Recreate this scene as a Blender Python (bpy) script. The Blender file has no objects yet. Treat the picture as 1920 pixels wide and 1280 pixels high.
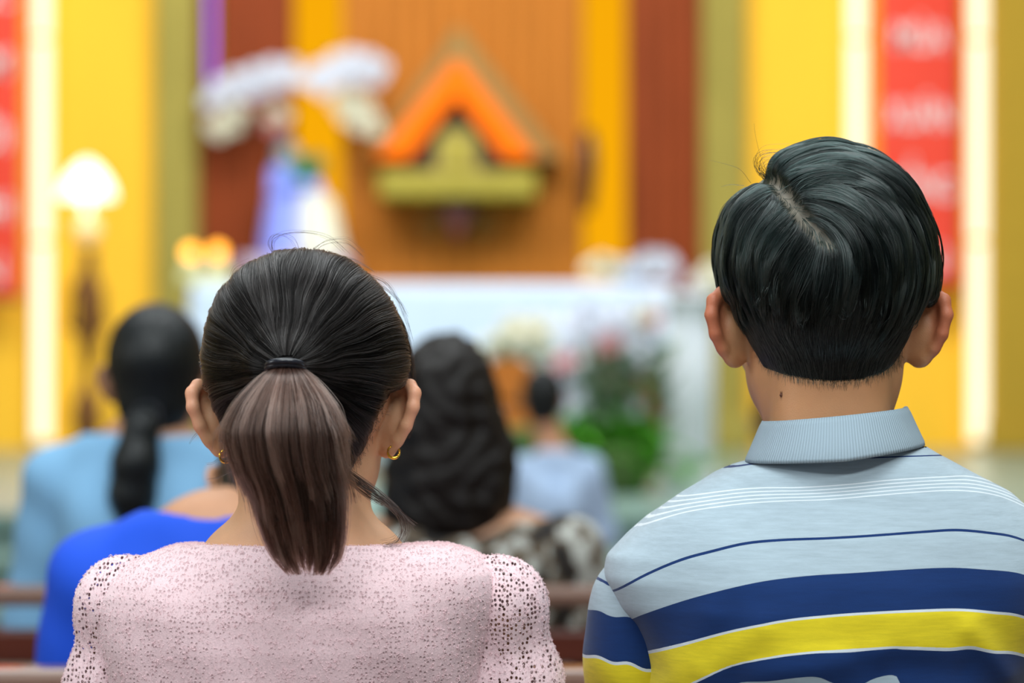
import bpy, math, random
import numpy as np
from mathutils import Vector, Matrix
from mathutils.kdtree import KDTree
rng = np.random.default_rng(7)
random.seed(7)
SC = bpy.context.scene
COL = SC.collection
F32 = np.float32

# ---------------------------------------------------------------- measuring
CAMZ = 1.2
FP = 100.0 / 36.0 * 1920.0            # focal length in pixels of the 1920 frame
def PX(px, D): return (px - 960.0) * D / FP
def PZ(py, D): return CAMZ - (py - 640.0) * D / FP
def PT(px, py, D): return (PX(px, D), D, PZ(py, D))
def lin(r, g, b):
    f = lambda c: (c / 12.92 if c <= .04045 else ((c + .055) / 1.055) ** 2.4)
    return (f(r / 255), f(g / 255), f(b / 255), 1.0)

# ---------------------------------------------------------------- objects
def tag(o, label=None, cat=None, group=None, kind=None):
    if label: o['label'] = label
    if cat: o['category'] = cat
    if group: o['group'] = group
    if kind: o['kind'] = kind
    return o
def empty(name, loc, label, cat, group=None):
    o = bpy.data.objects.new(name, None); COL.objects.link(o)
    o.location = loc; o.empty_display_size = .1
    return tag(o, label, cat, group)
def link(name, data, mat=None, parent=None):
    o = bpy.data.objects.new(name, data); COL.objects.link(o)
    if mat is not None:
        if isinstance(mat, (list, tuple)):
            for m in mat: data.materials.append(m)
        else: data.materials.append(mat)
    if parent is not None:
        o.parent = parent
    return o
def wpos(o):
    v = Vector((0, 0, 0))
    while o is not None:
        v += o.location; o = o.parent
    return v
def mesh_np(name, V, Q, smooth=True, parent=None, mat=None, attrs=None, world=True):
    """a mesh object from numpy verts and quads/tris; verts in world space, moved to the parent's frame"""
    V = np.asarray(V, dtype=np.float64)
    if parent is not None and world:
        V = V - np.array(wpos(parent))
    me = bpy.data.meshes.new(name)
    n = Q.shape[1]
    me.vertices.add(len(V)); me.vertices.foreach_set('co', V.astype(F32).ravel())
    me.loops.add(Q.size); me.loops.foreach_set('vertex_index', Q.astype(np.int32).ravel())
    me.polygons.add(len(Q))
    me.polygons.foreach_set('loop_start', (np.arange(len(Q)) * n).astype(np.int32))
    try: me.polygons.foreach_set('loop_total', np.full(len(Q), n, np.int32))
    except Exception: pass
    me.polygons.foreach_set('use_smooth', np.full(len(Q), smooth))
    for k, a in (attrs or {}).items():
        if a.ndim == 1:
            t = me.attributes.new(k, 'FLOAT', 'POINT'); t.data.foreach_set('value', a.astype(F32))
        else:
            t = me.attributes.new(k, 'FLOAT_COLOR', 'POINT')
            t.data.foreach_set('color', a.astype(F32).ravel())
    me.update(); me.validate()
    return link(name, me, mat, parent)

class MB:
    """collects boxes, lathes, tubes and prisms into ONE mesh"""
    def __init__(s): s.v = []; s.f = []; s.sm = []
    def add(s, V, F, smooth=False):
        b = len(s.v); s.v += [tuple(p) for p in V]
        s.f += [tuple(b + i for i in f) for f in F]; s.sm += [smooth] * len(F)
        return s
    def box(s, x0, x1, y0, y1, z0, z1, bev=.004):
        b = min(bev, abs(x1 - x0) * .45, abs(y1 - y0) * .45, abs(z1 - z0) * .45)
        import bmesh
        bm = bmesh.new(); bmesh.ops.create_cube(bm, size=1)
        for v in bm.verts:
            v.co = Vector(((x0 + x1) / 2 + v.co.x * (x1 - x0), (y0 + y1) / 2 + v.co.y * (y1 - y0), (z0 + z1) / 2 + v.co.z * (z1 - z0)))
        if b > 0:
            bmesh.ops.bevel(bm, geom=bm.edges[:], offset=b, segments=2, affect='EDGES', profile=.5)
        bm.verts.index_update()
        s.add([v.co[:] for v in bm.verts], [[v.index for v in f.verts] for f in bm.faces]); bm.free()
        return s
    def lathe(s, prof, c=(0, 0, 0), n=28, sx=1, sy=1, smooth=True):
        V = []; F = []
        for (r, z) in prof:
            for i in range(n):
                a = 2 * math.pi * i / n
                V.append((c[0] + r * sx * math.cos(a), c[1] + r * sy * math.sin(a), c[2] + z))
        for j in range(len(prof) - 1):
            for i in range(n):
                F.append((j * n + i, j * n + (i + 1) % n, (j + 1) * n + (i + 1) % n, (j + 1) * n + i))
        F.append(tuple(range(n))[::-1]); F.append(tuple((len(prof) - 1) * n + i for i in range(n)))
        return s.add(V, F, smooth)
    def tube(s, pts, r, n=10, smooth=True):
        pts = [Vector(p) for p in pts]; rs = r if isinstance(r, (list, tuple)) else [r] * len(pts)
        V = []; F = []; up = Vector((0, 0, 1))
        for i, p in enumerate(pts):
            t = (pts[min(i + 1, len(pts) - 1)] - pts[max(i - 1, 0)]).normalized()
            a = t.cross(up)
            if a.length < .05: a = t.cross(Vector((1, 0, 0)))
            a.normalize(); b = t.cross(a)
            for k in range(n):
                w = 2 * math.pi * k / n
                V.append(p + (a * math.cos(w) + b * math.sin(w)) * rs[i])
        for j in range(len(pts) - 1):
            for k in range(n):
                F.append((j * n + k, j * n + (k + 1) % n, (j + 1) * n + (k + 1) % n, (j + 1) * n + k))
        F.append(tuple(range(n))[::-1]); F.append(tuple((len(pts) - 1) * n + k for k in range(n)))
        return s.add(V, F, smooth)
    def prism(s, poly, y0, y1, smooth=False):
        n = len(poly)
        V = [(x, y0, z) for x, z in poly] + [(x, y1, z) for x, z in poly]
        F = [tuple(range(n)), tuple(range(n, 2 * n))[::-1]] + [((i + 1) % n, i, n + i, n + (i + 1) % n) for i in range(n)]
        return s.add(V, F, smooth)
    def build(s, name, mat=None, parent=None, loc=None):
        off = wpos(parent) if parent is not None else Vector(loc or (0, 0, 0))
        me = bpy.data.meshes.new(name)
        me.from_pydata([Vector(v) - off for v in s.v], [], s.f)
        me.polygons.foreach_set('use_smooth', s.sm)
        me.update()
        o = link(name, me, mat, parent)
        if parent is None and loc is not None: o.location = loc
        return o

# ---------------------------------------------------------------- materials
def new_mat(name):
    m = bpy.data.materials.new(name); m.use_nodes = True
    nt = m.node_tree; nt.nodes.clear()
    out = nt.nodes.new('ShaderNodeOutputMaterial')
    b = nt.nodes.new('ShaderNodeBsdfPrincipled')
    nt.links.new(b.outputs[0], out.inputs[0])
    return m, nt, b, out
def plain(name, rgb, rough=.5, metal=0, spec=.5, noise=0, nscale=8, stretch=(1, 1, 1), bump=0, emit=None, estr=0, sheen=0, trans=0):
    m, nt, b, out = new_mat(name)
    c = lin(*rgb)
    b.inputs['Base Color'].default_value = c
    b.inputs['Roughness'].default_value = rough
    b.inputs['Metallic'].default_value = metal
    b.inputs['Specular IOR Level'].default_value = spec
    if sheen: b.inputs['Sheen Weight'].default_value = sheen
    if trans: b.inputs['Transmission Weight'].default_value = trans
    if emit:
        b.inputs['Emission Color'].default_value = lin(*emit); b.inputs['Emission Strength'].default_value = estr
    if noise or bump:
        tc = nt.nodes.new('ShaderNodeTexCoord'); mp = nt.nodes.new('ShaderNodeMapping')
        mp.inputs['Scale'].default_value = stretch
        nz = nt.nodes.new('ShaderNodeTexNoise'); nz.inputs['Scale'].default_value = nscale; nz.inputs['Detail'].default_value = 6
        nt.links.new(tc.outputs['Object'], mp.inputs[0]); nt.links.new(mp.outputs[0], nz.inputs[0])
        if noise:
            cr = nt.nodes.new('ShaderNodeValToRGB')
            cr.color_ramp.elements[0].position = .3; cr.color_ramp.elements[1].position = .7
            cr.color_ramp.elements[0].color = tuple(max(0, x * (1 - noise)) for x in c[:3]) + (1,)
            cr.color_ramp.elements[1].color = tuple(min(1, x * (1 + noise)) for x in c[:3]) + (1,)
            nt.links.new(nz.outputs[0], cr.inputs[0]); nt.links.new(cr.outputs[0], b.inputs['Base Color'])
        if bump:
            bp = nt.nodes.new('ShaderNodeBump'); bp.inputs['Strength'].default_value = bump; bp.inputs['Distance'].default_value = .01
            nt.links.new(nz.outputs[0], bp.inputs['Height']); nt.links.new(bp.outputs[0], b.inputs['Normal'])
    return m
def glow(name, rgb, strength):
    m = bpy.data.materials.new(name); m.use_nodes = True
    nt = m.node_tree; nt.nodes.clear()
    out = nt.nodes.new('ShaderNodeOutputMaterial'); e = nt.nodes.new('ShaderNodeEmission')
    e.inputs[0].default_value = lin(*rgb); e.inputs[1].default_value = strength
    nt.links.new(e.outputs[0], out.inputs[0])
    return m
def wood(name, rgb, dark=.45, rough=.35, spec=.4, scale=3, axis=(6, 6, .4)):
    return plain(name, rgb, rough=rough, spec=spec, noise=dark, nscale=scale, stretch=axis)
def attr_skin(name, rough=.5, sss=.12):
    m, nt, b, out = new_mat(name)
    a = nt.nodes.new('ShaderNodeAttribute'); a.attribute_name = 'tone'
    nz = nt.nodes.new('ShaderNodeTexNoise'); nz.inputs['Scale'].default_value = 55; nz.inputs['Detail'].default_value = 5
    tc = nt.nodes.new('ShaderNodeTexCoord'); nt.links.new(tc.outputs['Object'], nz.inputs[0])
    hs = nt.nodes.new('ShaderNodeHueSaturation')
    mr = nt.nodes.new('ShaderNodeMapRange'); mr.inputs[3].default_value = .9; mr.inputs[4].default_value = 1.1
    nt.links.new(nz.outputs[0], mr.inputs[0]); nt.links.new(mr.outputs[0], hs.inputs['Value'])
    nt.links.new(a.outputs['Color'], hs.inputs['Color']); nt.links.new(hs.outputs[0], b.inputs['Base Color'])
    b.inputs['Roughness'].default_value = rough
    b.inputs['Subsurface Weight'].default_value = sss
    b.inputs['Subsurface Radius'].default_value = (1, .35, .2); b.inputs['Subsurface Scale'].default_value = .006
    bp = nt.nodes.new('ShaderNodeBump'); bp.inputs['Strength'].default_value = .12; bp.inputs['Distance'].default_value = .002
    n2 = nt.nodes.new('ShaderNodeTexNoise'); n2.inputs['Scale'].default_value = 900
    nt.links.new(tc.outputs['Object'], n2.inputs[0]); nt.links.new(n2.outputs[0], bp.inputs['Height'])
    nt.links.new(bp.outputs[0], b.inputs['Normal'])
    return m
def hair_mat(name, rgb, rough=.32, spread=.35, ior=1.55):
    """principled hair coloured directly, each strand a little lighter or darker"""
    m = bpy.data.materials.new(name); m.use_nodes = True
    nt = m.node_tree; nt.nodes.clear()
    out = nt.nodes.new('ShaderNodeOutputMaterial'); h = nt.nodes.new('ShaderNodeBsdfHairPrincipled')
    h.parametrization = 'COLOR'
    h.inputs['Color'].default_value = lin(*rgb)
    h.inputs['Roughness'].default_value = rough
    h.inputs['Radial Roughness'].default_value = .45; h.inputs['IOR'].default_value = ior
    nt.links.new(h.outputs[0], out.inputs[0])
    ci = nt.nodes.new('ShaderNodeAttribute'); ci.attribute_name = 'tint'; mr = nt.nodes.new('ShaderNodeMapRange')
    mr.inputs[3].default_value = 1 - spread; mr.inputs[4].default_value = 1 + spread * 1.6
    hs = nt.nodes.new('ShaderNodeHueSaturation'); hs.inputs['Color'].default_value = lin(*rgb)
    mi = nt.nodes.new('ShaderNodeMapRange'); mi.inputs[3].default_value = ior - .24; mi.inputs[4].default_value = ior + .26; nt.links.new(ci.outputs['Fac'], mi.inputs[0]); nt.links.new(mi.outputs[0], h.inputs['IOR'])
    nt.links.new(ci.outputs['Fac'], mr.inputs[0]); nt.links.new(mr.outputs[0], hs.inputs['Value'])
    nt.links.new(hs.outputs[0], h.inputs['Color'])
    return m

# ---------------------------------------------------------------- signed distance modelling
def smin(a, b, k):
    if k <= 0: return np.minimum(a, b)
    h = np.maximum(k - np.abs(a - b), 0) / k
    return np.minimum(a, b) - h * h * k * .25
def smax(a, b, k): return -smin(-a, -b, k)
class Grid:
    FAR = .07
    def __init__(s, lo, hi, h):
        s.lo = np.array(lo, float); s.h = h
        s.n = (np.ceil((np.array(hi) - s.lo) / h).astype(int) + 1)
        s.F = np.full(s.n, s.FAR, F32)
    def axes(s): return [s.lo[i] + s.h * np.arange(s.n[i]) for i in range(3)]
    def pts(s):
        a = s.axes(); return np.meshgrid(*a, indexing='ij')
    def sub(s, lo, hi):
        i0 = np.clip(np.floor((np.array(lo) - s.lo) / s.h).astype(int), 0, s.n)
        i1 = np.clip(np.ceil((np.array(hi) - s.lo) / s.h).astype(int) + 1, 0, s.n)
        if np.any(i1 <= i0): return None, None
        a = s.axes()
        P = np.meshgrid(*[a[i][i0[i]:i1[i]].astype(F32) for i in range(3)], indexing='ij')
        return tuple(slice(i0[i], i1[i]) for i in range(3)), P
    def put(s, fn, lo, hi, k=.01, op='add', m=.045):
        sl, P = s.sub(np.array(lo) - m, np.array(hi) + m)
        if sl is None: return s
        d = fn(P).astype(F32)
        if op == 'add': s.F[sl] = smin(s.F[sl], np.minimum(d, s.FAR), k)
        elif op == 'cut': s.F[sl] = smax(s.F[sl], -d, k)
        return s
    def cap(s, a, b, ra, rb=None, k=.01, op='add'):
        rb = ra if rb is None else rb
        a = np.array(a, float); b = np.array(b, float); ab = b - a; L = max(ab @ ab, 1e-12); r = max(ra, rb)
        def fn(P):
            x, y, z = P[0] - a[0], P[1] - a[1], P[2] - a[2]
            t = np.clip((x * ab[0] + y * ab[1] + z * ab[2]) / L, 0, 1)
            return np.sqrt((x - t * ab[0]) ** 2 + (y - t * ab[1]) ** 2 + (z - t * ab[2]) ** 2) - (ra + (rb - ra) * t)
        return s.put(fn, np.minimum(a, b) - r, np.maximum(a, b) + r, k, op)
    def ell(s, c, r, k=.01, R=None, op='add'):
        c = np.array(c, float); r = np.array(r, float)
        def fn(P):
            q = [P[i] - c[i] for i in range(3)]
            if R is not None:
                q = [q[0] * R[0][j] + q[1] * R[1][j] + q[2] * R[2][j] for j in range(3)]
            k0 = np.sqrt(sum((q[i] / r[i]) ** 2 for i in range(3))); k1 = np.sqrt(sum((q[i] / r[i] ** 2) ** 2 for i in range(3)))
            return k0 * (k0 - 1) / np.maximum(k1, 1e-6)
        e = r if R is None else np.full(3, r.max())
        return s.put(fn, c - e, c + e, k, op)
    def copy(s):
        g = Grid.__new__(Grid); g.lo = s.lo; g.h = s.h; g.n = s.n; g.F = s.F.copy(); return g
    def sample(s, P, F=None):
        F = s.F if F is None else F
        u = (P - s.lo) / s.h
        i = np.clip(np.floor(u).astype(int), 0, s.n - 2); f = np.clip(u - i, 0, 1)
        o = 0
        for dx in (0, 1):
            for dy in (0, 1):
                for dz in (0, 1):
                    w = (f[:, 0] if dx else 1 - f[:, 0]) * (f[:, 1] if dy else 1 - f[:, 1]) * (f[:, 2] if dz else 1 - f[:, 2])
                    o = o + w * F[i[:, 0] + dx, i[:, 1] + dy, i[:, 2] + dz]
        return o
    def grad(s, P, e=None):
        e = e or s.h * 1.5
        g = np.stack([(s.sample(P + np.eye(3)[i] * e) - s.sample(P - np.eye(3)[i] * e)) / (2 * e) for i in range(3)], 1)
        return g
    def normal(s, P, e=None):
        g = s.grad(P, e); return g / np.maximum(np.linalg.norm(g, axis=1, keepdims=True), 1e-6)
    def project(s, P, off=0, it=3):
        for _ in range(it):
            g = s.grad(P); gg = np.maximum((g * g).sum(1), .04)
            d = np.clip(s.sample(P) - off, -.01, .01)
            P = P - g * (d / gg)[:, None]
        return P
    def mesh(s, smooth=2, project=True):
        F = s.F; S = F < 0; n = s.n
        cn = tuple(n - 1)
        cnt = np.zeros(cn, np.int8)
        for dx in (0, 1):
            for dy in (0, 1):
                for dz in (0, 1):
                    cnt += S[dx:n[0] - 1 + dx, dy:n[1] - 1 + dy, dz:n[2] - 1 + dz]
        act = (cnt > 0) & (cnt < 8)
        idx = np.argwhere(act); N = len(idx)
        num = np.full(cn, -1, np.int64); num[act] = np.arange(N)
        acc = np.zeros((N, 3)); c = np.zeros(N)
        corners = [(a, b, d) for a in (0, 1) for b in (0, 1) for d in (0, 1)]
        val = {k: F[idx[:, 0] + k[0], idx[:, 1] + k[1], idx[:, 2] + k[2]].astype(float) for k in corners}
        for k in corners:
            for ax in range(3):
                if k[ax] == 0:
                    k2 = tuple(1 if i == ax else k[i] for i in range(3))
                    a, b = val[k], val[k2]; m = (a < 0) != (b < 0)
                    t = np.where(m, a / np.where(m, a - b, 1), 0)
                    p = np.tile(np.array(k, float), (N, 1)); p[:, ax] += t
                    acc += p * m[:, None]; c += m
        V = s.lo + s.h * (idx + acc / np.maximum(c, 1)[:, None])
        Q = []
        for ax in range(3):
            b, d = [(1, 2), (2, 0), (0, 1)][ax]
            sl0 = [slice(None)] * 3; sl1 = [slice(None)] * 3
            sl0[ax] = slice(0, -1); sl1[ax] = slice(1, None)
            for q in (b, d): sl0[q] = slice(1, -1); sl1[q] = slice(1, -1)
            A = S[tuple(sl0)]; B = S[tuple(sl1)]
            for flip, M in ((False, A & ~B), (True, ~A & B)):
                e = np.argwhere(M)
                if not len(e): continue
                e[:, b] += 1; e[:, d] += 1
                def at(ob, od):
                    w = e.copy(); w[:, b] += ob; w[:, d] += od
                    return num[w[:, 0], w[:, 1], w[:, 2]]
                q = np.stack([at(-1, -1), at(0, -1), at(0, 0), at(-1, 0)], 1)
                Q.append(q[:, ::-1] if flip else q)
        Q = np.concatenate(Q)
        E = np.concatenate([Q[:, [0, 1]], Q[:, [1, 2]], Q[:, [2, 3]], Q[:, [3, 0]]])
        for _ in range(smooth):
            a = np.zeros_like(V); w = np.zeros(len(V))
            for i in range(3):
                a[:, i] = np.bincount(E[:, 0], V[E[:, 1], i], len(V)) + np.bincount(E[:, 1], V[E[:, 0], i], len(V))
            w = np.bincount(E[:, 0], minlength=len(V)) + np.bincount(E[:, 1], minlength=len(V))
            V = np.where((w > 0)[:, None], .4 * V + .6 * a / np.maximum(w, 1)[:, None], V)
        if project: V = s.project(V, 0, 2)
        return V, Q
def drop(V, Q, keep):
    k = keep[Q].all(1); Q = Q[k]
    used = np.zeros(len(V), bool); used[Q.ravel()] = True
    re = np.cumsum(used) - 1
    return V[used], re[Q]
def sstep(a, b, x):
    t = np.clip((x - a) / (b - a), 0, 1); return t * t * (3 - 2 * t)
def surf_points(V, Q, n, keep=None):
    A = V[Q[:, 0]]; B = V[Q[:, 1]]; C = V[Q[:, 2]]; Dd = V[Q[:, 3]]
    ar = np.linalg.norm(np.cross(C - A, Dd - B), axis=1)
    i = rng.choice(len(Q), n, p=ar / ar.sum())
    u = rng.random((n, 1)); v = rng.random((n, 1))
    return A[i] * (1 - u) * (1 - v) + B[i] * u * (1 - v) + C[i] * u * v + Dd[i] * (1 - u) * v

# ---------------------------------------------------------------- hair strands
def strands(name, P, mat, parent, r0=.00014, r1=.00006, kind=None, tint=None):
    """P (n, k, 3) world points -> one hair curves object"""
    n, k, _ = P.shape
    hc = bpy.data.hair_curves.new(name); hc.add_curves([k] * n)
    off = np.array(wpos(parent))
    hc.attributes['position'].data.foreach_set('vector', (P - off).astype(F32).ravel())
    r = hc.attributes.get('radius') or hc.attributes.new('radius', 'FLOAT', 'POINT')
    t = np.linspace(0, 1, k)
    sc = (.75 + .5 * rng.random(n))[:, None]
    r.data.foreach_set('value', ((r0 + (r1 - r0) * t ** 1.5)[None, :] * sc).astype(F32).ravel())
    ti = rng.random(n) if tint is None else np.clip(tint + .18 * rng.normal(0, 1, n), 0, 1)
    ta = hc.attributes.new('tint', 'FLOAT', 'POINT'); ta.data.foreach_set('value', np.repeat(ti, k).astype(F32))
    o = link(name, hc, mat, parent)
    if kind: o['kind'] = kind
    return o
def resample(T, stop, k):
    """T (n, m, 3) traced points, stop (n,) last useful index -> (n, k, 3)"""
    n, m, _ = T.shape
    u = np.linspace(0, 1, k)[None, :] * np.maximum(stop, 1)[:, None]
    i = np.clip(np.floor(u).astype(int), 0, m - 2); f = (u - i)[..., None]
    r = np.arange(n)[:, None]
    return T[r, i] * (1 - f) + T[r, i + 1] * f
def catmull(pts, k):
    p = np.array(pts, float); p = np.vstack([2 * p[0] - p[1], p, 2 * p[-1] - p[-2]])
    u = np.linspace(0, len(p) - 3 - 1e-6, k); i = u.astype(int); f = (u - i)[:, None]
    a, b, c, d = p[i], p[i + 1], p[i + 2], p[i + 3]
    return .5 * (2 * b + (c - a) * f + (2 * a - 5 * b + 4 * c - d) * f ** 2 + (3 * b - a - 3 * c + d) * f ** 3)
# ================================================================ SETTING
M_floor = plain('nave_tiles', (120, 105, 95), rough=.25, noise=.15, nscale=3)
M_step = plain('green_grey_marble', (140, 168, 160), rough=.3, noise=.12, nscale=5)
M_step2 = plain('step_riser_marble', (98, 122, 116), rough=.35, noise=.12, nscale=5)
M_wood = wood('red_brown_panelling', (138, 62, 28), dark=.22, rough=.6, spec=.12)
M_woodc = wood('orange_brown_panelling', (190, 116, 40), dark=.18, rough=.6, spec=.12)
M_olive = plain('olive_stone', (160, 148, 76), rough=.8, spec=.1, noise=.08, nscale=2)
M_yellow = plain('yellow_plaster', (250, 196, 60), rough=.8, spec=.1, noise=.05, nscale=2, stretch=(1, 1, .3))
M_ochre = plain('ochre_plaster', (182, 150, 54), rough=.8, spec=.1, noise=.05)
M_wall = plain('cream_plaster', (214, 196, 150), rough=.8)
M_led = glow('warm_led', (255, 247, 214), 1.7)
M_amber = glow('amber_backlit_acrylic', (255, 176, 10), .95)
M_violet = glow('violet_led', (170, 90, 255), 1.5)

def struct(name, mb, mat): return tag(mb.build(name, mat), kind='structure')
AX = -.36                                              # axis of the sanctuary
struct('floor', MB().box(-9, 9, -4, 11, -.1, 0, 0), M_floor)
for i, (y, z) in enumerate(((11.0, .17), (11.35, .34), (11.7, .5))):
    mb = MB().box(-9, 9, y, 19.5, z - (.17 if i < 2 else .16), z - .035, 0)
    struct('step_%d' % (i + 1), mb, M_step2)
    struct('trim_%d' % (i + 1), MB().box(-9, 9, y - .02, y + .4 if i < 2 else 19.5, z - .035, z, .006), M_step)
for n_, xs in (('left', -9.2), ('right', 9.0)): struct('wall_nave_' + n_, MB().box(xs, xs + .2, -4, 19, 0, 6.5, 0), M_wall)
struct('wall_back', MB().box(-9, 9, 18.8, 19.0, .5, 6.5, 0), M_wood)
def xw(px, D): return PX(px, D)
# central panelling between the two amber slots, with shallow vertical grooves
mb = MB()
for i in range(12):
    a = xw(644, 18.5) + i * (xw(1088, 18.5) - xw(644, 18.5)) / 12; b = xw(644, 18.5) + (i + 1) * (xw(1088, 18.5) - xw(644, 18.5)) / 12
    mb.box(a + .002, b - .002, 18.55, 18.8, .5, 6.2, .006)
struct('wall_panelling', mb, M_woodc)
for n, (a, b) in enumerate(((365, 548), (1176, 1316))):
    mb = MB(); k = 4
    for i in range(k):
        p, q = xw(a, 18.5) + i * (xw(b, 18.5) - xw(a, 18.5)) / k, xw(a, 18.5) + (i + 1) * (xw(b, 18.5) - xw(a, 18.5)) / k
        mb.box(p + .002, q - .002, 18.5, 18.8, .5, 6.2, .006)
    struct('wall_side_panelling_%d' % (n + 1), mb, M_wood)
for n, (a, b) in enumerate(((290, 368), (1318, 1400))):
    D = 18.25; mb = MB()
    x0, x1 = xw(a, D), xw(b, D)
    mb.box(x0, x1, D, 18.8, .5, 6.2, .02).box(x0 - .04, x1 + .04, D - .04, 18.8, .5, .72, .02)
    for i in range(3): mb.box(x0 + .03 + i * (x1 - x0 - .02) / 3, x0 + .03 + i * (x1 - x0 - .02) / 3 + (x1 - x0) / 3 - .05, D - .015, D + .1, .8, 6.1, .01)
    struct('column_%d' % (n + 1), mb, M_olive)
struct('wall_left', MB().box(-6.5, xw(292, 18.4), 18.4, 18.6, .5, 6.2, 0), M_yellow)
struct('wall_right', MB().box(xw(1398, 18.4), xw(1862, 18.4), 18.4, 18.6, .5, 6.2, 0), M_yellow)
D = 18.1
struct('column_3', MB().box(xw(1862, D), xw(2060, D), D, 18.6, .5, 6.2, .02).box(xw(1862, D) - .03, xw(2060, D) + .03, D - .03, 18.6, .5, .7, .02), M_ochre)

# ================================================================ LIGHT FITTINGS OF THE SANCTUARY
def led_strip(px, D, label):
    t = empty('led_strip_light', (xw(px, D), D + .1, .5), label, 'light', 'led strips on the yellow walls')
    x = xw(px, D)
    MB().box(x - .075, x + .075, D + .085, D + .14, .52, 6.0, .01).build('channel', M_yellow, t)
    z = .56
    while z < 5.8:
        MB().tube([(x, D + .05, z), (x, D + .05, z + 1.27)], .052, 12).build('tube', M_led, t)
        z += 1.30
    return t
led_strip(76, 18.24, 'vertical warm led strip on the yellow wall behind the white torch lamp')
led_strip(1608, 18.24, 'vertical warm led strip just left of the red lettered banner by the striped polo shirt')
led_strip(1836, 18.24, 'vertical warm led strip between the red banner and the ochre column on the right')
def amber_slot(a, b, label):
    t = empty('amber_light_panel', (xw((a + b) / 2, 18.6), 18.72, .5), label, 'light panel', 'amber light panels of the back wall')
    MB().box(xw(a, 18.7), xw(b, 18.7), 18.7, 18.78, .5, 6.2, .004).build('diffuser', M_amber, t)
    MB().box(xw(a, 18.7), xw(a, 18.7) + .02, 18.62, 18.72, .5, 6.2, .004).build('frame', M_woodc, t)
    MB().box(xw(b, 18.7) - .02, xw(b, 18.7), 18.62, 18.72, .5, 6.2, .004).build('frame', M_woodc, t)
amber_slot(540, 650, 'tall amber backlit panel behind the statue and white flowers')
amber_slot(1086, 1186, 'tall amber backlit panel on the right of the triangular tabernacle')
t = empty('violet_light_tube', (xw(394, 18.3), 18.3, 2.85), 'violet glowing tube beside the olive column above the white flowers', 'light')
MB().tube([(xw(394, 18.3), 18.34, 2.85), (xw(394, 18.3), 18.34, 4.6)], .018, 10).build('tube', M_violet, t)
MB().box(xw(394, 18.3) - .03, xw(394, 18.3) + .03, 18.36, 18.495, 2.82, 4.63, .006).build('channel', M_olive, t)

# ================================================================ BANNERS
M_red = plain('red_cloth', (232, 66, 44), rough=.7, noise=.06, nscale=20)
M_white = plain('white_cloth_letters', (235, 232, 236), rough=.7)
M_rod = plain('dark_rod', (90, 60, 30), rough=.4)
def banner(a, b, y_bottom, words, label, D=18.0):
    x0, x1 = xw(a, D), xw(b, D); zb = PZ(y_bottom, D); zt = 5.4
    t = empty('hanging_banner', ((x0 + x1) / 2, D, zb), label, 'banner', 'red lettered banners')
    # gently waving cloth
    V = []; nz, nx = 60, 10
    for j in range(nz + 1):
        for i in range(nx + 1):
            z = zb + (zt - zb) * j / nz
            V.append((x0 + (x1 - x0) * i / nx, D + .008 * math.sin(z * 3 + i * .4), z))
    F = [(j * (nx + 1) + i, j * (nx + 1) + i + 1, (j + 1) * (nx + 1) + i + 1, (j + 1) * (nx + 1) + i) for j in range(nz) for i in range(nx)]
    o = MB().add(V, F, True).build('cloth', M_red, t)
    md = o.modifiers.new('thick', 'SOLIDIFY'); md.thickness = .004
    MB().tube([(x0 - .05, D, zt + .01), (x1 + .05, D, zt + .01)], .014).build('rod', M_rod, t)
    MB().tube([(x0 - .02, D, zb + .0), (x1 + .02, D, zb + .0)], .010).build('rod', M_rod, t)
    for (w, py, wpx) in words:
        cu = bpy.data.curves.new('lettering', 'FONT'); cu.body = w; cu.align_x = 'CENTER'; cu.align_y = 'CENTER'
        cu.extrude = .003; cu.size = .3; cu.offset = .002
        tmp = bpy.data.objects.new('lettering_outline', cu); COL.objects.link(tmp); bpy.context.view_layer.update()
        me = bpy.data.meshes.new_from_object(tmp.evaluated_get(bpy.context.evaluated_depsgraph_get()))
        bpy.data.objects.remove(tmp); me.materials.clear()
        lo = link('lettering', me, M_white, t)
        lo.rotation_euler = (math.pi / 2, 0, 0)
        lo.location = Vector(((x0 + x1) / 2, D - .016, PZ(py, D))) - t.location
        bpy.context.view_layer.update()
        s = (wpx * D / FP) / max(lo.dimensions.x, 1e-3)
        lo.scale = (s, max(s, .8), 1)
    return t
banner(1645, 1803, 540, [('MÙA', 72, 100), ('XUÂN', 218, 124), ('HỒNG', 352, 124), ('ÂN', 488, 96)],
       'red vertical banner with white letters hanging between two led strips behind the boy')
banner(-118, 40, 560, [('CHÚC', -10, 124), ('NĂM', 122, 112), ('MỚI', 258, 110), ('BÌNH', 392, 120), ('AN', 508, 90)],
       'red vertical banner with white letters cut by the left edge of the view')

# ================================================================ TORCH LAMP, left
M_bronze = plain('dark_bronze', (112, 72, 28), rough=.45, metal=.35, noise=.2, nscale=12)
M_lampw = glow('white_lamp_glass', (255, 250, 235), 2.6)
M_globe = plain('pale_pink_glass', (250, 214, 160), rough=.3, emit=(255, 205, 140), estr=.12)
D = 15.8; x = xw(163, D)
t = empty('torch_lamp', (x, D, .5), 'tall bronze torch lamp with a glowing white dome before the yellow wall', 'lamp')
MB().lathe([(.17, 0), (.17, .03), (.10, .06), (.06, .14), (.09, .24), (.085, .34), (.035, .46), (.03, .5)], (x, D, .5), 24).build('base', M_bronze, t)
zz = lambda py: PZ(py, D)
MB().lathe([(.022, 0), (.026, zz(700) - zz(745)), (.05, zz(660) - zz(745)), (.082, zz(600) - zz(745)), (.08, zz(560) - zz(745)), (.05, zz(520) - zz(745)), (.036, zz(480) - zz(745)), (.05, zz(462) - zz(745))], (x + .01, D, zz(745)), 24, 1, .7).build('stem', M_bronze, t)
mb = MB()
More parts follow.
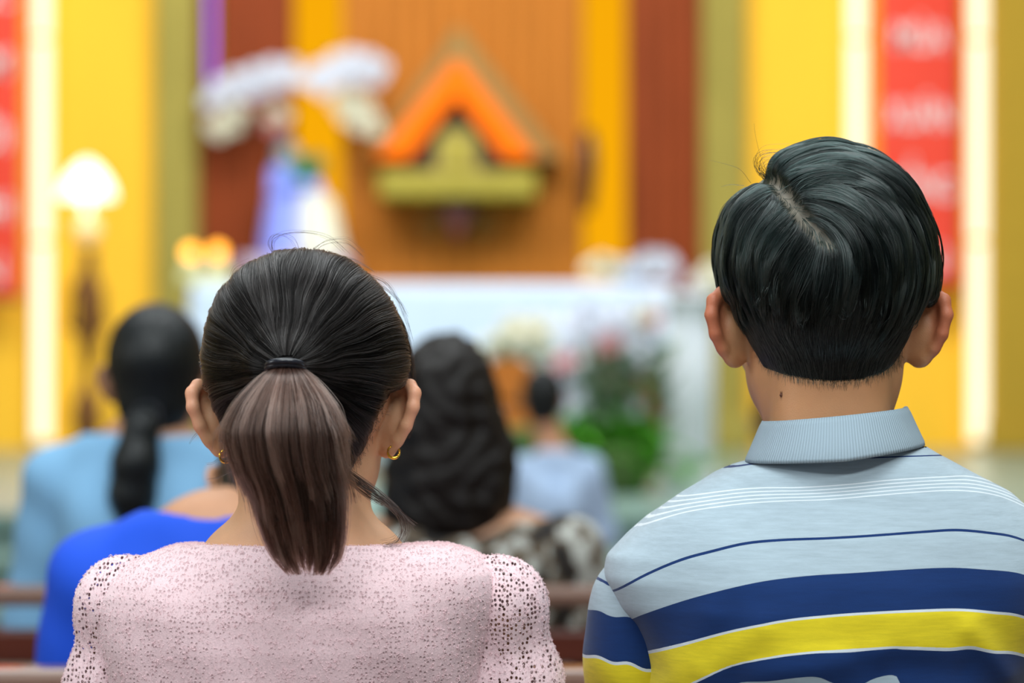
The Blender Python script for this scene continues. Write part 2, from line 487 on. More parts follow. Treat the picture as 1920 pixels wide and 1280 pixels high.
for sgn in (-1, 1):
    mb.tube([(x, D, zz(640)), (x + sgn * .10, D, zz(610)), (x + sgn * .085, D, zz(550)), (x + sgn * .02, D, zz(500))], [.012, .022, .018, .008], 8)
mb.build('leaf_scroll', M_bronze, t)
MB().lathe([(.01, -.075), (.05, -.06), (.072, -.02), (.075, .015), (.055, .055), (.02, .075)], (x, D, zz(430)), 24).build('globe', M_globe, t)
MB().lathe([(.012, zz(408) - zz(370)), (.02, 0), (.150, .0), (.152, .03), (.13, .09), (.085, .155), (.03, .205), (.005, .215)], (x, D, zz(372)), 28).build('lamp_shade', M_lampw, t)

# ================================================================ TABERNACLE
D = 18.2
M_tan = wood('tan_wood', (150, 124, 74), dark=.15, rough=.6, spec=.1)
M_orange = plain('orange_lit_gable', (255, 118, 4), rough=.6, spec=.1, noise=.05)  # orange glow of hidden lights, painted into the gable's base colour
M_gold = plain('old_gold', (150, 136, 60), rough=.4, metal=.25, noise=.1)
M_gold2 = plain('olive_gold', (160, 148, 42), rough=.45, metal=.15, noise=.1)
M_dark = wood('dark_red_wood', (92, 30, 22), dark=.2)
M_darkw = wood('dark_brown_wood', (70, 42, 30), dark=.25)
cxx = xw(858, D); z = lambda py: PZ(py, D); X = lambda px: xw(px, D)
t = empty('tabernacle', (cxx, 18.4, z(440)), 'triangular gabled tabernacle shrine on the panelled back wall', 'tabernacle')
def chevron(apx, apy, lx, rx, by, th, y0, y1):
    ax, az = X(apx), z(apy); zb = z(by)
    return MB().prism([(X(lx), zb), (ax, az), (X(rx), zb), (X(rx) - th * 1.5, zb), (ax, az - th * 1.75), (X(lx) + th * 1.5, zb)], y0, y1)
chevron(858, 48, 692, 1052, 296, .13, 18.18, 18.55).build('outer_gable', M_tan, t)
chevron(858, 112, 706, 1006, 300, .14, 18.0, 18.5).build('inner_gable', M_orange, t)
MB().prism([(X(762), z(318)), (X(762), z(270)), (cxx, z(168)), (X(954), z(270)), (X(954), z(318))], 18.4, 18.54).build('back_panel', M_dark, t)
mb = MB().prism([(X(818), z(322)), (X(818), z(268)), (X(834), z(248)), (cxx, z(240)), (X(882), z(248)), (X(898), z(268)), (X(898), z(322))], 18.1, 18.42)
body = mb.build('cabinet', M_gold, t)
dr = MB().box(X(834), X(882), 18.07, 18.11, z(316), z(256), .01).build('door', M_gold2, t)
MB().lathe([(.012, -.012), (.016, 0), (.012, .012)], (X(876), 18.06, z(288)), 12).build('knob', M_tan, dr)
mb = MB().box(X(714), X(1006), 17.9, 18.5, z(374), z(326), .015)
for i in range(4): mb.box(X(724 + i * 71), X(724 + i * 71 + 58), 17.885, 17.92, z(368), z(330), .012)
mb.build('shelf', M_gold2, t)
MB().prism([(X(826), z(378)), (X(892), z(378)), (X(872), z(420)), (X(858), z(452)), (X(844), z(420))], 18.1, 18.54).build('bracket', M_dark, t)
for sgn in (-1, 1):
    pts = [(cxx + sgn * (X(905) - cxx) + sgn * .07 * math.cos(a) * (1 - a / 12), 18.35, z(402) - .06 + .07 * math.sin(a) * (1 - a / 12)) for a in np.linspace(0, 6.0, 16)]
    MB().tube(pts, .02, 8).build('scroll', M_tan, t)

# wall-hung sanctuary lamp on the right slot
D = 18.1; x = xw(1103, D)
t = empty('sanctuary_lamp', (x, D, PZ(400, D)), 'dark wooden wall lamp bracket hanging in front of the right amber panel', 'lamp')
MB().box(x - .03, x + .03, D + .05, 18.56, PZ(395, D), PZ(240, D), .012).build('bracket', M_darkw, t)
MB().lathe([(.01, PZ(395, D) - PZ(300, D)), (.04, PZ(370, D) - PZ(300, D)), (.055, PZ(330, D) - PZ(300, D)), (.06, 0), (.045, .12), (.015, .2)], (x, D, PZ(300, D)), 18).build('lamp_body', M_darkw, t)

# ================================================================ FLOWERS
M_petw = plain('white_petals', (212, 218, 232), rough=.6, sheen=.2)
M_petc = plain('cream_petals', (216, 214, 192), rough=.6)
M_petp = plain('dusty_pink_petals', (206, 130, 132), rough=.6)
M_petr = plain('rose_petals', (196, 96, 100), rough=.6)
M_heart = plain('flower_heart', (214, 196, 96), rough=.7)
M_leaf = plain('bright_leaf', (92, 178, 40), rough=.5, noise=.25, nscale=6)
M_leafd = plain('dark_leaf', (88, 124, 78), rough=.5, noise=.25, nscale=6)
def flower_mesh(name, r, rings=(7, 11, 14), seed=0, mat=None, heart=None):
    """a round bloom: rings of cupped petals round a heart, facing -y"""
    rr = random.Random(seed); V = []; F = []
    for k, n in enumerate(rings):
        el = 1.25 - .62 * k; L = r * (.62 + .19 * k)
        for i in range(n):
            a = 2 * math.pi * (i + .5 * (k % 2)) / n + rr.uniform(-.1, .1)
            b = len(V); w = L * 1.5 / n ** .62
            d = Vector((math.cos(a), 0, math.sin(a))); s_ = Vector((-math.sin(a), 0, math.cos(a)))
            for j in range(5):
                u = j / 4; e = el * (1 - .35 * u)
                c = d * (L * u * math.cos(e) + .1 * r) + Vector((0, -L * u * math.sin(e), 0))
                ww = w * math.sin(math.pi * (.12 + .8 * u)) * .6
                V += [c - s_ * ww + Vector((0, -.12 * ww, 0)), c, c + s_ * ww + Vector((0, -.12 * ww, 0))]
            for j in range(4):
                for q in range(2):
                    F.append((b + j * 3 + q, b + j * 3 + q + 1, b + j * 3 + q + 4, b + j * 3 + q + 3))
    me = bpy.data.meshes.new(name); me.from_pydata(V, [], F); me.polygons.foreach_set('use_smooth', [True] * len(F))
    hb = len(F)
    me.materials.append(mat)
    return me
def leaf_mesh(mb, base, d, L, w, curl=.4):
    d = Vector(d).normalized(); s_ = d.cross(Vector((0, 0, 1)))
    if s_.length < .1: s_ = Vector((1, 0, 0))
    s_.normalize(); u = s_.cross(d); V = []; F = []
    for j in range(6):
        t_ = j / 5; c = Vector(base) + d * L * t_ - Vector((0, 0, 1)) * curl * L * t_ * t_
        ww = w * math.sin(math.pi * (.08 + .92 * t_) ** .8) * .5 + .0005
        V += [c - s_ * ww + u * ww * .3, c, c + s_ * ww + u * ww * .3]
    for j in range(5):
        for q in range(2): F.append((j * 3 + q, j * 3 + q + 1, j * 3 + q + 4, j * 3 + q + 3))
    mb.add(V, F, True)
def bloom(parent, me_list, c, scale=1, face=(0, -1, .2), name='blossom'):
    o = bpy.data.objects.new(name, random.choice(me_list)); COL.objects.link(o); o.parent = parent
    o.location = Vector(c) - wpos(parent)
    q = Vector((0, -1, 0)).rotation_difference(Vector(face).normalized()); o.rotation_mode = 'QUATERNION'
    o.rotation_quaternion = q; o.scale = (scale,) * 3
    return o
FW = [flower_mesh('white_bloom', .055, seed=i, mat=M_petw) for i in range(3)]
FC = [flower_mesh('cream_bloom', .055, seed=10 + i, mat=M_petc) for i in range(3)]
FPK = [flower_mesh('pink_bloom', .05, seed=20 + i, mat=M_petp) for i in range(2)]
FR = [flower_mesh('rose_bloom', .045, (6, 8, 10), seed=30 + i, mat=M_petr) for i in range(2)]

# garland of white flowers above the statue, hung from a curved branch
D = 18.0; X = lambda px: xw(px, D); z = lambda py: PZ(py, D)
M_branch = plain('pale_branch', (150, 120, 100), rough=.7)
t = empty('flower_garland', (X(560), D + .3, z(240)), 'arching garland of white flowers on the wall above the statue', 'flower garland')
MB().tube([(X(372), D + .12, z(205)), (X(440), D + .1, z(165)), (X(545), D + .1, z(150)), (X(650), D + .1, z(125)), (X(725), D + .12, z(165))], .018, 8).build('branch', M_branch, t)
MB().tube([(X(640), D + .1, z(130)), (X(690), D + .1, z(190)), (X(712), D + .12, z(245))], .014, 8).build('branch', M_branch, t)
for (sx_, sy_) in ((430, 170), (640, 130)):
    MB().tube([(X(sx_), D + .1, z(sy_)), (X(sx_) + .02, 18.49, z(sy_))], .014, 8).build('wall_hook', M_branch, t)
for (px, py, s_) in [(395, 190, 1.0), (410, 165, 1.1), (432, 178, 1.2), (446, 152, 1.2), (466, 166, 1.3), (480, 138, 1.1), (498, 160, 1.2), (512, 132, 1.2), (530, 150, 1.1), (545, 128, 1),
                     (566, 152, .9), (585, 148, 1), (600, 135, 1.1), (618, 152, 1.2), (632, 118, 1.2), (648, 142, 1.3), (662, 112, 1.2), (676, 138, 1.3), (692, 118, 1.1), (704, 142, 1.2), (716, 126, .9), (606, 168, .9)]:
    bloom(t, FW, (X(px), D - .02 + random.uniform(-.05, .03), z(py)), s_ * 1.15, (random.uniform(-.3, .3), -1, random.uniform(0, .5)))
for (px, py, s_) in [(402, 238, 1), (420, 218, 1.1), (438, 232, 1.0), (446, 208, 1), (412, 250, .8), (520, 205, .7), (535, 218, .7), (505, 222, .6),
                     (640, 195, 1.1), (660, 180, 1.1), (655, 215, 1.2), (680, 200, 1.2), (694, 225, 1.1), (708, 245, .9), (675, 235, .9)]:
    bloom(t, FC, (X(px), D + random.uniform(-.05, .05), z(py)), s_ * 1.1, (random.uniform(-.3, .3), -1, random.uniform(-.2, .3)))
for (px, py) in ((508, 240), (524, 236)): bloom(t, FPK, (X(px), D, z(py)), .8)

# ================================================================ STATUE (plain robed figure on a pedestal)
D = 17.9; X = lambda px: xw(px, D); z = lambda py: PZ(py, D)
M_blue = plain('pale_blue_glaze', (136, 154, 250), rough=.4)
M_cream = plain('cream_glaze', (222, 224, 204), rough=.4)
M_teal = plain('teal_veil_glaze', (76, 132, 150), rough=.4)
M_green = plain('green_mantle_glaze', (24, 108, 70), rough=.4)
M_face = plain('painted_skin', (226, 186, 160), rough=.5)
t = empty('statue', (X(560), D, z(520)), 'robed statue with a teal veil, green mantle and pale blue gown beside the tabernacle', 'statue')
bx = X(556)
g = Grid((bx - .42, D - .25, z(500)), (bx + .42, D + .25, z(255)), .008)
g.cap((bx - .08, D, z(470)), (bx - .07, D, z(365)), .15, .11, .03).cap((bx - .07, D, z(365)), (bx - .05, D, z(320)), .10, .07, .03)
for sgn in (-1, 1):
    g.cap((bx - .02 + sgn * .11, D, z(325)), (bx + sgn * .13, D - .09, z(360)), .045, .04, .03).cap((bx + sgn * .13, D - .09, z(360)), (bx + sgn * .02, D - .16, z(345)), .036, .025, .02)
V, Q = g.mesh(); fold = .006 * np.sin(np.arctan2(V[:, 1] - D, V[:, 0] - bx) * 17) * sstep(z(340), z(420), V[:, 2])
V[:, 1] += fold; mesh_np('gown', V, Q, True, t, M_blue)
g = Grid((bx - .5, D - .3, z(500)), (bx + .5, D + .3, z(255)), .008)
g.cap((bx + .13, D - .07, z(470)), (bx + .09, D - .05, z(352)), .14, .07, .03).cap((bx + .20, D - .07, z(476)), (bx + .17, D - .05, z(390)), .12, .08, .03)
V, Q = g.mesh(); V[:, 1] += .006 * np.sin(np.arctan2(V[:, 1] - D, V[:, 0] - bx - .15) * 13); mesh_np('cloak', V, Q, True, t, M_cream)
g = Grid((bx - .4, D - .3, z(390)), (bx + .4, D + .3, z(240)), .008)
g.cap((bx - .01, D - .01, z(312)), (bx + .10, D - .06, z(318)), .07, .075, .02).cap((bx + .0, D - .10, z(342)), (bx + .13, D - .09, z(308)), .055, .06, .02)
V, Q = g.mesh(); mesh_np('mantle', V, Q, True, t, M_green)
g = Grid((bx - .4, D - .3, z(420)), (bx + .4, D + .3, z(240)), .008)
g.ell((bx - .06, D, z(290)), (.075, .085, .095), .02).cap((bx - .08, D + .05, z(300)), (bx - .13, D + .05, z(350)), .07, .06, .03)
g.ell((bx - .055, D - .085, z(294)), (.036, .05, .05), .01, op='cut')
V, Q = g.mesh(); mesh_np('veil', V, Q, True, t, M_teal)
g = Grid((bx - .2, D - .2, z(340)), (bx + .1, D + .1, z(240)), .006)
g.ell((bx - .055, D - .03, z(291)), (.045, .05, .06), .01).cap((bx - .055, D - .085, z(288)), (bx - .055, D - .088, z(295)), .008, .011, .008).cap((bx - .055, D - .02, z(300)), (bx - .05, D, z(320)), .03, .035, .01)
V, Q = g.mesh(); mesh_np('head', V, Q, True, t, M_face)
mb = MB().box(X(455), X(665), D - .3, D + .3, z(515), z(482), .02).box(X(480), X(640), D - .22, 18.48, .5, z(515), .02).box(X(465), X(655), D - .28, 18.48, .5, .62, .02)
mb.build('pedestal', plain('lilac_grey_stone', (176, 164, 190), rough=.5), t)

# ================================================================ ALTAR
D = 14.0; X = lambda px: xw(px, D); z = lambda py: PZ(py, D)
M_cloth = plain('white_altar_cloth', (186, 204, 226), rough=.8, noise=.03)
M_marb = plain('altar_marble', (206, 204, 196), rough=.4, noise=.1)
M_lace = plain('white_lace', (232, 236, 238), rough=.9, bump=.5, nscale=60)
ax0, ax1 = X(360), X(1262); at = z(532)
t = empty('altar', ((ax0 + ax1) / 2, D + .4, .5), 'long altar draped in a pale white cloth below the panelled wall', 'altar')
MB().box(ax0 + .05, ax1 - .05, D + .05, D + .75, at - .10, at - .012, .01).box(ax0 + .2, ax0 + .6, D + .12, D + .7, .5, at - .1, .015).box(ax1 - .6, ax1 - .2, D + .12, D + .7, .5, at - .1, .015).box(ax0 + .6, ax1 - .6, D + .3, D + .6, .56, at - .1, .01).build('table', M_marb, t)
# draped cloth: top sheet with a rippled skirt
V = []; F = []
per = []
N = 160
def rect(u):
    w, d = ax1 - ax0, .8; L = 2 * (w + d); s_ = u * L
    if s_ < w: return ax0 + s_, D
    s_ -= w
    if s_ < d: return ax1, D + s_
    s_ -= d
    if s_ < w: return ax1 - s_, D + .8
    return ax0, D + .8 - (s_ - w)
for j in range(9):
    for i in range(N):
        u = i / N; x_, y_ = rect(u); o = .012 * j / 8 * (1 + math.sin(u * 260)) + .004 * j
        dx = x_ - (ax0 + ax1) / 2; dy = y_ - (D + .4); l = 1.0
        V.append((x_ + math.copysign(o, dx) * (abs(dx) > (ax1 - ax0) / 2 - .01), y_ + math.copysign(o, dy) * (abs(dy) > .39), at - j * .045 - .006 * math.sin(u * 90) * (j == 8)))
for j in range(8):
    for i in range(N): F.append((j * N + i, (j + 1) * N + i, (j + 1) * N + (i + 1) % N, j * N + (i + 1) % N))
F.append(tuple(range(N)))
o = MB().add(V, F, True).build('altar_cloth', M_cloth, t)
md = o.modifiers.new('thick', 'SOLIDIFY'); md.thickness = .004
mb = MB()
V = []; F = []
for j in range(4):
    for i in range(241):
        x_ = ax0 + (ax1 - ax0) * i / 240
        V.append((x_, D - .055 - .004 * math.sin(i * .9), at - .355 - j * .03 + (.012 * abs(math.sin(i * .39)) if j == 3 else 0)))
for j in range(3):
    for i in range(240): F.append((j * 241 + i, (j + 1) * 241 + i, (j + 1) * 241 + i + 1, j * 241 + i + 1))
o = MB().add(V, F, True).build('lace_border', M_lace, t); md = o.modifiers.new('thick', 'SOLIDIFY'); md.thickness = .003
# altar front cloth panel in pale blue-white
MB().box(ax0 + .62, ax1 - .62, D + .27, D + .29, .6, at - .1, .006).build('frontal', plain('frontal_cloth', (206, 220, 232), rough=.8), t)

M_wax = plain('cream_wax', (222, 220, 172), rough=.5)
M_flame = glow('amber_bulb', (255, 172, 56), 5.0)
M_brass = plain('brass', (176, 136, 60), rough=.35, metal=.8)
def candle(px, pyf, lab, Dc):
    x_ = xw(px, Dc); zt = PZ(pyf, Dc) - .03
    t = empty('altar_candle', (x_, Dc, at + .004), lab, 'candle', 'candles on the altar end')
    MB().lathe([(.06, 0), (.06, .012), (.022, .02), (.02, .05), (.04, .06), (.045, .07), (.036, .075)], (x_, Dc, at), 20).build('candle_holder', M_brass, t)
    MB().lathe([(.036, .07), (.038, zt - at), (.03, zt - at + .006), (.004, zt - at - .004)], (x_, Dc, at), 20).build('wax', M_wax, t)
    MB().lathe([(.012, -.036)] + [(.036 * math.cos(a), .036 * math.sin(a)) for a in np.linspace(-1.1, 1.5, 12)], (x_, Dc, zt + .035), 20).build('bulb', M_flame, t)
candle(358, 475, 'outermost electric candle with a round amber bulb at the end of the altar', 14.2)
candle(408, 473, 'second electric candle from the altar end, its amber bulb overlapping the first', 14.3)
M_sheet = plain('ivory_card', (205, 205, 150), rough=.7)
D = 14.12
t = empty('altar_stand', (X(388), D, at + .004), 'ivory card stand under the two candles on the altar end', 'stand')
MB().box(X(340), X(436), 14.06, 14.09, at + .004, z(505), .004).build('card', M_sheet, t)
MB().box(X(350), X(426), 14.09, 14.13, at + .004, at + .03, .004).build('foot', M_brass, t)

# pedestal column right of the altar
D = 13.3; X = lambda px: xw(px, D); z = lambda py: PZ(py, D)
x_ = X(1296); r_ = X(1340) - x_
t = empty('flower_pedestal', (x_, D + .12, .5), 'white fluted pedestal standing at the right end of the altar', 'pedestal')
M_ped = plain('white_pedestal', (222, 228, 234), rough=.5, noise=.03)
mb = MB(); n = 32; V = []; F = []
hts = [(.0, 1.3), (.08, 1.3), (.1, 1.05), (.16, 1.0), (z(600) - .5, .92), (z(585) - .5, 1.1), (z(560) - .5, 1.25)]
prof = []
for (h_, k) in hts: prof.append((r_ * k, h_))
mb.lathe(prof, (x_, D + .12, .5), 32).build('shaft', M_ped, t)
MB().box(x_ - r_ * 1.2, x_ + r_ * 1.2, D - .03, D + .28, z(560), z(548), .006).build('top', M_ped, t)
mb = MB()
for i in range(14):
    a = 2 * math.pi * i / 14
    mb.tube([(x_ + r_ * math.cos(a) * .98, D + .12 + r_ * math.sin(a) * .98, .68), (x_ + r_ * math.cos(a) * .93, D + .12 + r_ * math.sin(a) * .93, z(604))], .011, 6)
mb.build('flutes', M_ped, t)

# ================================================================ FLOWER ARRANGEMENTS
def arrangement(name, label, cat, base, blooms, leaves, pot_r, pot_h, potmat, Dc, jy=.12):
    t = empty(name, base, label, cat)
    MB().lathe([(pot_r * .7, 0), (pot_r * .85, pot_h * .3), (pot_r, pot_h * .8), (pot_r * 1.04, pot_h), (pot_r * .9, pot_h), (pot_r * .85, pot_h * .9)], base, 24).build('pot', potmat, t)
    st = MB()
    for (lst, px, py, s_) in blooms:
        c = Vector((xw(px, Dc), Dc + random.uniform(-jy, jy), PZ(py, Dc)))
        bloom(t, lst, c, s_, (random.uniform(-.5, .5), -1, random.uniform(0, .7)))
        st.tube([(base[0], base[1], base[2] + pot_h * .8), tuple((Vector(base) + Vector((0, 0, pot_h)) + c) / 2 + Vector((0, .02, .03))), tuple(c + Vector((0, .02, 0)))], .004, 5)
    st.build('stems', M_leafd, t)
    for nm, mat, items in leaves:
        mb = MB()
        for (px, py, L, w, dx, dz) in items:
            c = (xw(px, Dc), Dc + random.uniform(-jy, jy * .6), PZ(py, Dc))
            leaf_mesh(mb, c, (dx, random.uniform(-.8, .2), dz), L, w, random.uniform(.1, .6))
        o = mb.build(nm, mat, t); o.modifiers.new('thick', 'SOLIDIFY').thickness = .0015
    return t
rr = random.Random(3)
blo = [(FW, 1075, 735, 1.5), (FW, 1060, 700, 1.3), (FW, 1092, 708, 1.3), (FW, 1080, 765, 1.3), (FW, 1055, 755, 1.1), (FW, 1100, 745, 1.1), (FC, 1150, 700, 1.4), (FC, 1165, 722, 1.2), (FC, 1140, 725, 1.2), (FC, 1128, 700, 1.0),
       (FC, 1180, 700, 1), (FPK, 1142, 645, 1.1), (FR, 1150, 632, 1), (FPK, 1132, 660, .9), (FR, 1052, 682, .9), (FPK, 1066, 672, .9), (FW, 1195, 650, 1.4), (FW, 1210, 625, 1.3), (FW, 1180, 625, 1.2), (FW, 1190, 675, 1.1), (FW, 1105, 620, 1.3),
       (FW, 1080, 635, 1.2), (FW, 1070, 605, 1.2), (FW, 1130, 600, 1.3), (FW, 1165, 590, 1.3), (FC, 1205, 590, 1.2), (FW, 1100, 585, 1.2), (FPK, 1225, 600, .8), (FW, 1230, 575, 1.1), (FW, 1150, 760, 1.0), (FW, 1190, 760, .9), (FW, 1215, 790, .8)]
lv1 = [(rr.uniform(1040, 1240), rr.uniform(800, 872), rr.uniform(.12, .24), rr.uniform(.035, .07), rr.uniform(-.9, .9), rr.uniform(.1, 1)) for _ in range(210)]
lv1 += [(rr.uniform(1040, 1330), rr.uniform(860, 890), rr.uniform(.1, .18), rr.uniform(.03, .05), rr.uniform(-.9, .9), rr.uniform(.0, .5)) for _ in range(90)]
lv2 = [(rr.uniform(1090, 1250), rr.uniform(660, 800), rr.uniform(.12, .22), rr.uniform(.03, .06), rr.uniform(-.8, .8), rr.uniform(.0, 1)) for _ in range(110)]
M_pot = plain('green_basket', (70, 96, 40), rough=.7)
arrangement('flower_arrangement', 'large arrangement of white and pink flowers over bright green leaves before the altar', 'flowers',
            (xw(1150, 13.0), 13.02, .5), blo, [('bright_leaves', M_leaf, lv1), ('dark_leaves', M_leafd, lv2)], .2, .22, M_pot, 13.0, .1)
blo = [(FW, 1228, 496, 1.3), (FW, 1205, 500, 1.0), (FW, 1252, 500, 1.0), (FW, 1217, 490, 1.1), (FW, 1243, 492, 1.1), (FC, 1130, 499, 1.1), (FC, 1110, 503, .9), (FC, 1152, 503, .9), (FC, 1128, 496, .8), (FW, 1180, 503, .9)]
lv = [(rr.uniform(1120, 1240), rr.uniform(498, 506), rr.uniform(.03, .05), .03, rr.uniform(-.8, .8), rr.uniform(.3, .8)) for _ in range(40)]
arrangement('flower_bowl', 'low bowl of round white and cream flowers on the right end of the altar', 'flowers',
            (xw(1180, 14.2), 14.25, at + .02), blo, [('leaves', M_leafd, lv)], .1, .06, M_cloth, 14.2, .05)
blo = [(FC, 1338, 535, 1.3), (FC, 1320, 545, 1), (FC, 1352, 548, 1), (FW, 1305, 552, .8)]
arrangement('flower_vase', 'small vase of cream flowers on top of the white pedestal', 'flowers',
            (x_ + .06, 13.42, z(548) + .012), [(l, p, q - 22, s_ * .9) for l, p, q, s_ in blo], [('leaves', M_leafd, [(1330, 520, .06, .03, .4, .8), (1318, 520, .06, .03, -.4, .8), (1340, 520, .06, .03, .6, .8)])], .035, .045, M_ped, 13.4, .03)
blo = [(FC, px, py, s_) for px, py, s_ in ((925, 645, 1.1), (950, 625, 1.2), (975, 640, 1.2), (1000, 622, 1.1), (1022, 640, 1.1), (938, 665, .9), (985, 612, 1), (960, 605, 1), (1015, 605, 1))]
lv = [(rr.uniform(920, 1030), rr.uniform(640, 690), rr.uniform(.1, .16), .04, rr.uniform(-.8, .8), rr.uniform(-.3, .6)) for _ in range(36)]
arrangement('standing_bouquet', 'bouquet of cream flowers in front of the altar behind the orange brown chair', 'flowers',
            (xw(975, 13.7), 13.72, .5), blo, [('leaves', M_leafd, lv)], .12, .3, M_pot, 13.7, .05)

# ================================================================ CHAIR with rounded orange-brown back
M_chair = wood('orange_brown_wood', (196, 112, 26), dark=.12, rough=.5)
D = 12.15; X = lambda px: xw(px, D); z = lambda py: PZ(py, D)
cx_ = X(952)
t = empty('wooden_chair', (cx_, D, .5), 'orange brown wooden chair with a rounded back in front of the altar', 'chair')
w = X(1012) - cx_
poly = [(cx_ - w, z(800)), (cx_ + w, z(800)), (cx_ + w, z(715))] + [(cx_ + w * math.cos(a), z(715) + (z(670) - z(715)) * math.sin(a)) for a in np.linspace(.1, math.pi - .1, 14)] + [(cx_ - w, z(715))]
MB().prism(poly, D, D + .05).build('backrest', M_chair, t)
MB().box(cx_ - .2, cx_ + .2, D, D + .42, .92, .96, .01).build('seat', M_chair, t)
for sx_ in (-.17, .17):
    for sy_ in (.02, .38): MB().box(cx_ + sx_ - .02, cx_ + sx_ + .02, D + sy_ - .0, D + sy_ + .04, .5, .93, .006).build('leg', M_chair, t)
    MB().box(cx_ + sx_ - .014, cx_ + sx_ + .014, D + .005, D + .045, .95, z(795), .005).build('back_post', M_chair, t)

# ================================================================ PEWS
M_pew = wood('pew_wood', (88, 44, 34), dark=.25, rough=.22, axis=(.5, 6, 6))
M_pewl = wood('pew_rail_wood', (116, 88, 76), dark=.2, rough=.16, axis=(.5, 6, 6))
def pew(y, top, label, x0=-3.2, x1=3.0, grp='wooden church pews'):
    t = empty('church_pew', ((x0 + x1) / 2, y, 0), label, 'pew', grp)
    MB().box(x0, x1, y - .03, y + .03, top - .028, top, .010).build('top_rail', M_pewl, t)
    zt = top - .062
    while zt > .52:
        MB().box(x0, x1, y - .012, y + .012, zt - .05, zt, .006).build('back_slat', M_pew, t); zt -= .085
    MB().box(x0, x1, y + .03, y + .40, .40, .432, .010).build('seat', M_pew, t)
    for xe in (x0 + .03, x1 - .03):
        mb = MB().prism([(y - .03, 0), (y + .40, 0), (y + .40, .40), (y + .05, .40), (y + .02, top - .03), (y - .028, top - .03)], xe - .02, xe + .02)
        mb.v = [(b, a, c) for a, b, c in mb.v]; mb.f = [f[::-1] for f in mb.f]
        mb.build('end_panel', M_pew, t)
    return t
pew(2.035, .941, 'wooden pew whose top rail shows along the bottom edge behind the striped polo')
pew(3.0, .857, 'slatted pew just in front of the pink cardigan, where the bright blue shirt sits')
pew(4.06, .852, 'foremost slatted pew, where the pale blue blouse and the floral top sit')
t = empty('low_bench', (1.0, 8.6, 0), 'low wooden bench before the steps, where the pale shirt child sits', 'bench')
MB().box(-.2, 2.2, 8.42, 8.78, .29, .325, .01).build('seat', M_pew, t)
for xe in (-.1, 1.0, 2.1): MB().box(xe - .03, xe + .03, 8.45, 8.75, 0, .292, .006).build('leg', M_pew, t)
# ================================================================ PEOPLE: shared anatomy
def rotx(a):
    c, s_ = math.cos(a), math.sin(a); return np.array([[1, 0, 0], [0, c, -s_], [0, s_, c]])
def roty(a):
    c, s_ = math.cos(a), math.sin(a); return np.array([[c, 0, s_], [0, 1, 0], [-s_, 0, c]])
def add_skull(g, c, R=np.eye(3), s=1.0, jaw=1.0):
    T = lambda *p: np.array(c) + R @ (np.array(p) * s)
    E = lambda p, r, k=.012, op='add': g.ell(T(*p), np.array(r) * s, k * s, R, op)
    E((0, -.014, .042), (.073, .090, .086)); E((0, .030, -.005), (.062, .064, .088), .02)
    E((0, .036, -.056), (.046 * jaw, .050, .046), .02); E((0, .076, -.086), (.02, .017, .017), .02)
    for q in (-1, 1):
        E((q * .042, .058, -.016), (.022, .026, .022), .015)
        E((q * .043 * jaw, .006, -.036), (.016, .03, .026), .018)              # jaw angle
    g.cap(T(-.042, .080, .030), T(-.012, .090, .026), .008 * s, k=.01); g.cap(T(.042, .080, .030), T(.012, .090, .026), .008 * s, k=.01)
    for q in (-1, 1): g.ell(T(q * .031, .102, .012), np.array((.016, .016, .011)) * s, .01, R, 'cut')
    g.cap(T(0, .090, .014), T(0, .113, -.022), .006 * s, .0105 * s, .01)
    for q in (-1, 1): g.ell(T(q * .012, .102, -.026), np.array((.008, .011, .008)) * s, .006, R)
    for q in (-1, 1): g.ell(T(q * .031, .080, .012), np.array((.0125, .0125, .0125)) * s, .002, R)
    g.cap(T(-.019, .088, -.049), T(.019, .088, -.049), .0055 * s, k=.008); g.cap(T(0, .095, -.0485), T(0, .0951, -.0485), .006 * s, k=.01)
    g.cap(T(-.015, .089, -.058), T(.015, .089, -.058), .0062 * s, k=.008)
    return T
def add_ear(g, c, q, R=np.eye(3), s=1.0, out=(.82, -.57), lean=.1, ax=.069, ay=.0, width=1.0, z0=0.0):
    d = np.array((q * out[0], out[1], 0)); d /= np.linalg.norm(d)
    zv = np.array((q * lean, 0, 1.0)); zv /= np.linalg.norm(zv)
    n = np.cross(zv, d) * q; n /= np.linalg.norm(n)
    if n[1] > 0: n = -n                                                     # towards the back of the ear
    zv = np.cross(d, n); zv = zv * np.sign(zv[2]); zv /= np.linalg.norm(zv)
    zv2 = np.array((q * lean, 0, 1.0)); zv2 /= np.linalg.norm(zv2)
    A = np.array((q * ax, ay, z0))
    at = lambda u, v, w=0: np.array(c) + R @ ((A + d * u * width + zv2 * v + n * w) * s)
    F_ = R @ np.stack([d, n, zv2 - d * (zv2 @ d)], 1)
    F_ = F_ / np.linalg.norm(F_, axis=0)
    pl = [(-.004, .021), (.006, .0275), (.018, .0285), (.0275, .0225), (.0315, .011), (.0295, -.004), (.0235, -.016), (.0165, -.0235)]
    for i in range(len(pl) - 1):
        r0, r1 = [(.0038, .0045, .005, .0052, .005, .0045, .004, .004)[j] for j in (i, i + 1)]
        g.cap(at(*pl[i], .0015), at(*pl[i + 1], .0015), r0 * s, r1 * s, .003)
    g.ell(at(.013, .002), np.array((.0185 * width, .0032, .0265)) * s, .004, F_)
    g.ell(at(.008, -.001, .003), np.array((.012 * width, .0068, .0165)) * s, .004, F_)
    g.ell(at(.011, -.0225, .0005), np.array((.0088 * width, .0048, .0085)) * s, .005, F_)
    g.ell(at(.0, .0, .0), np.array((.008, .010, .022)) * s, .008, F_)
    return at
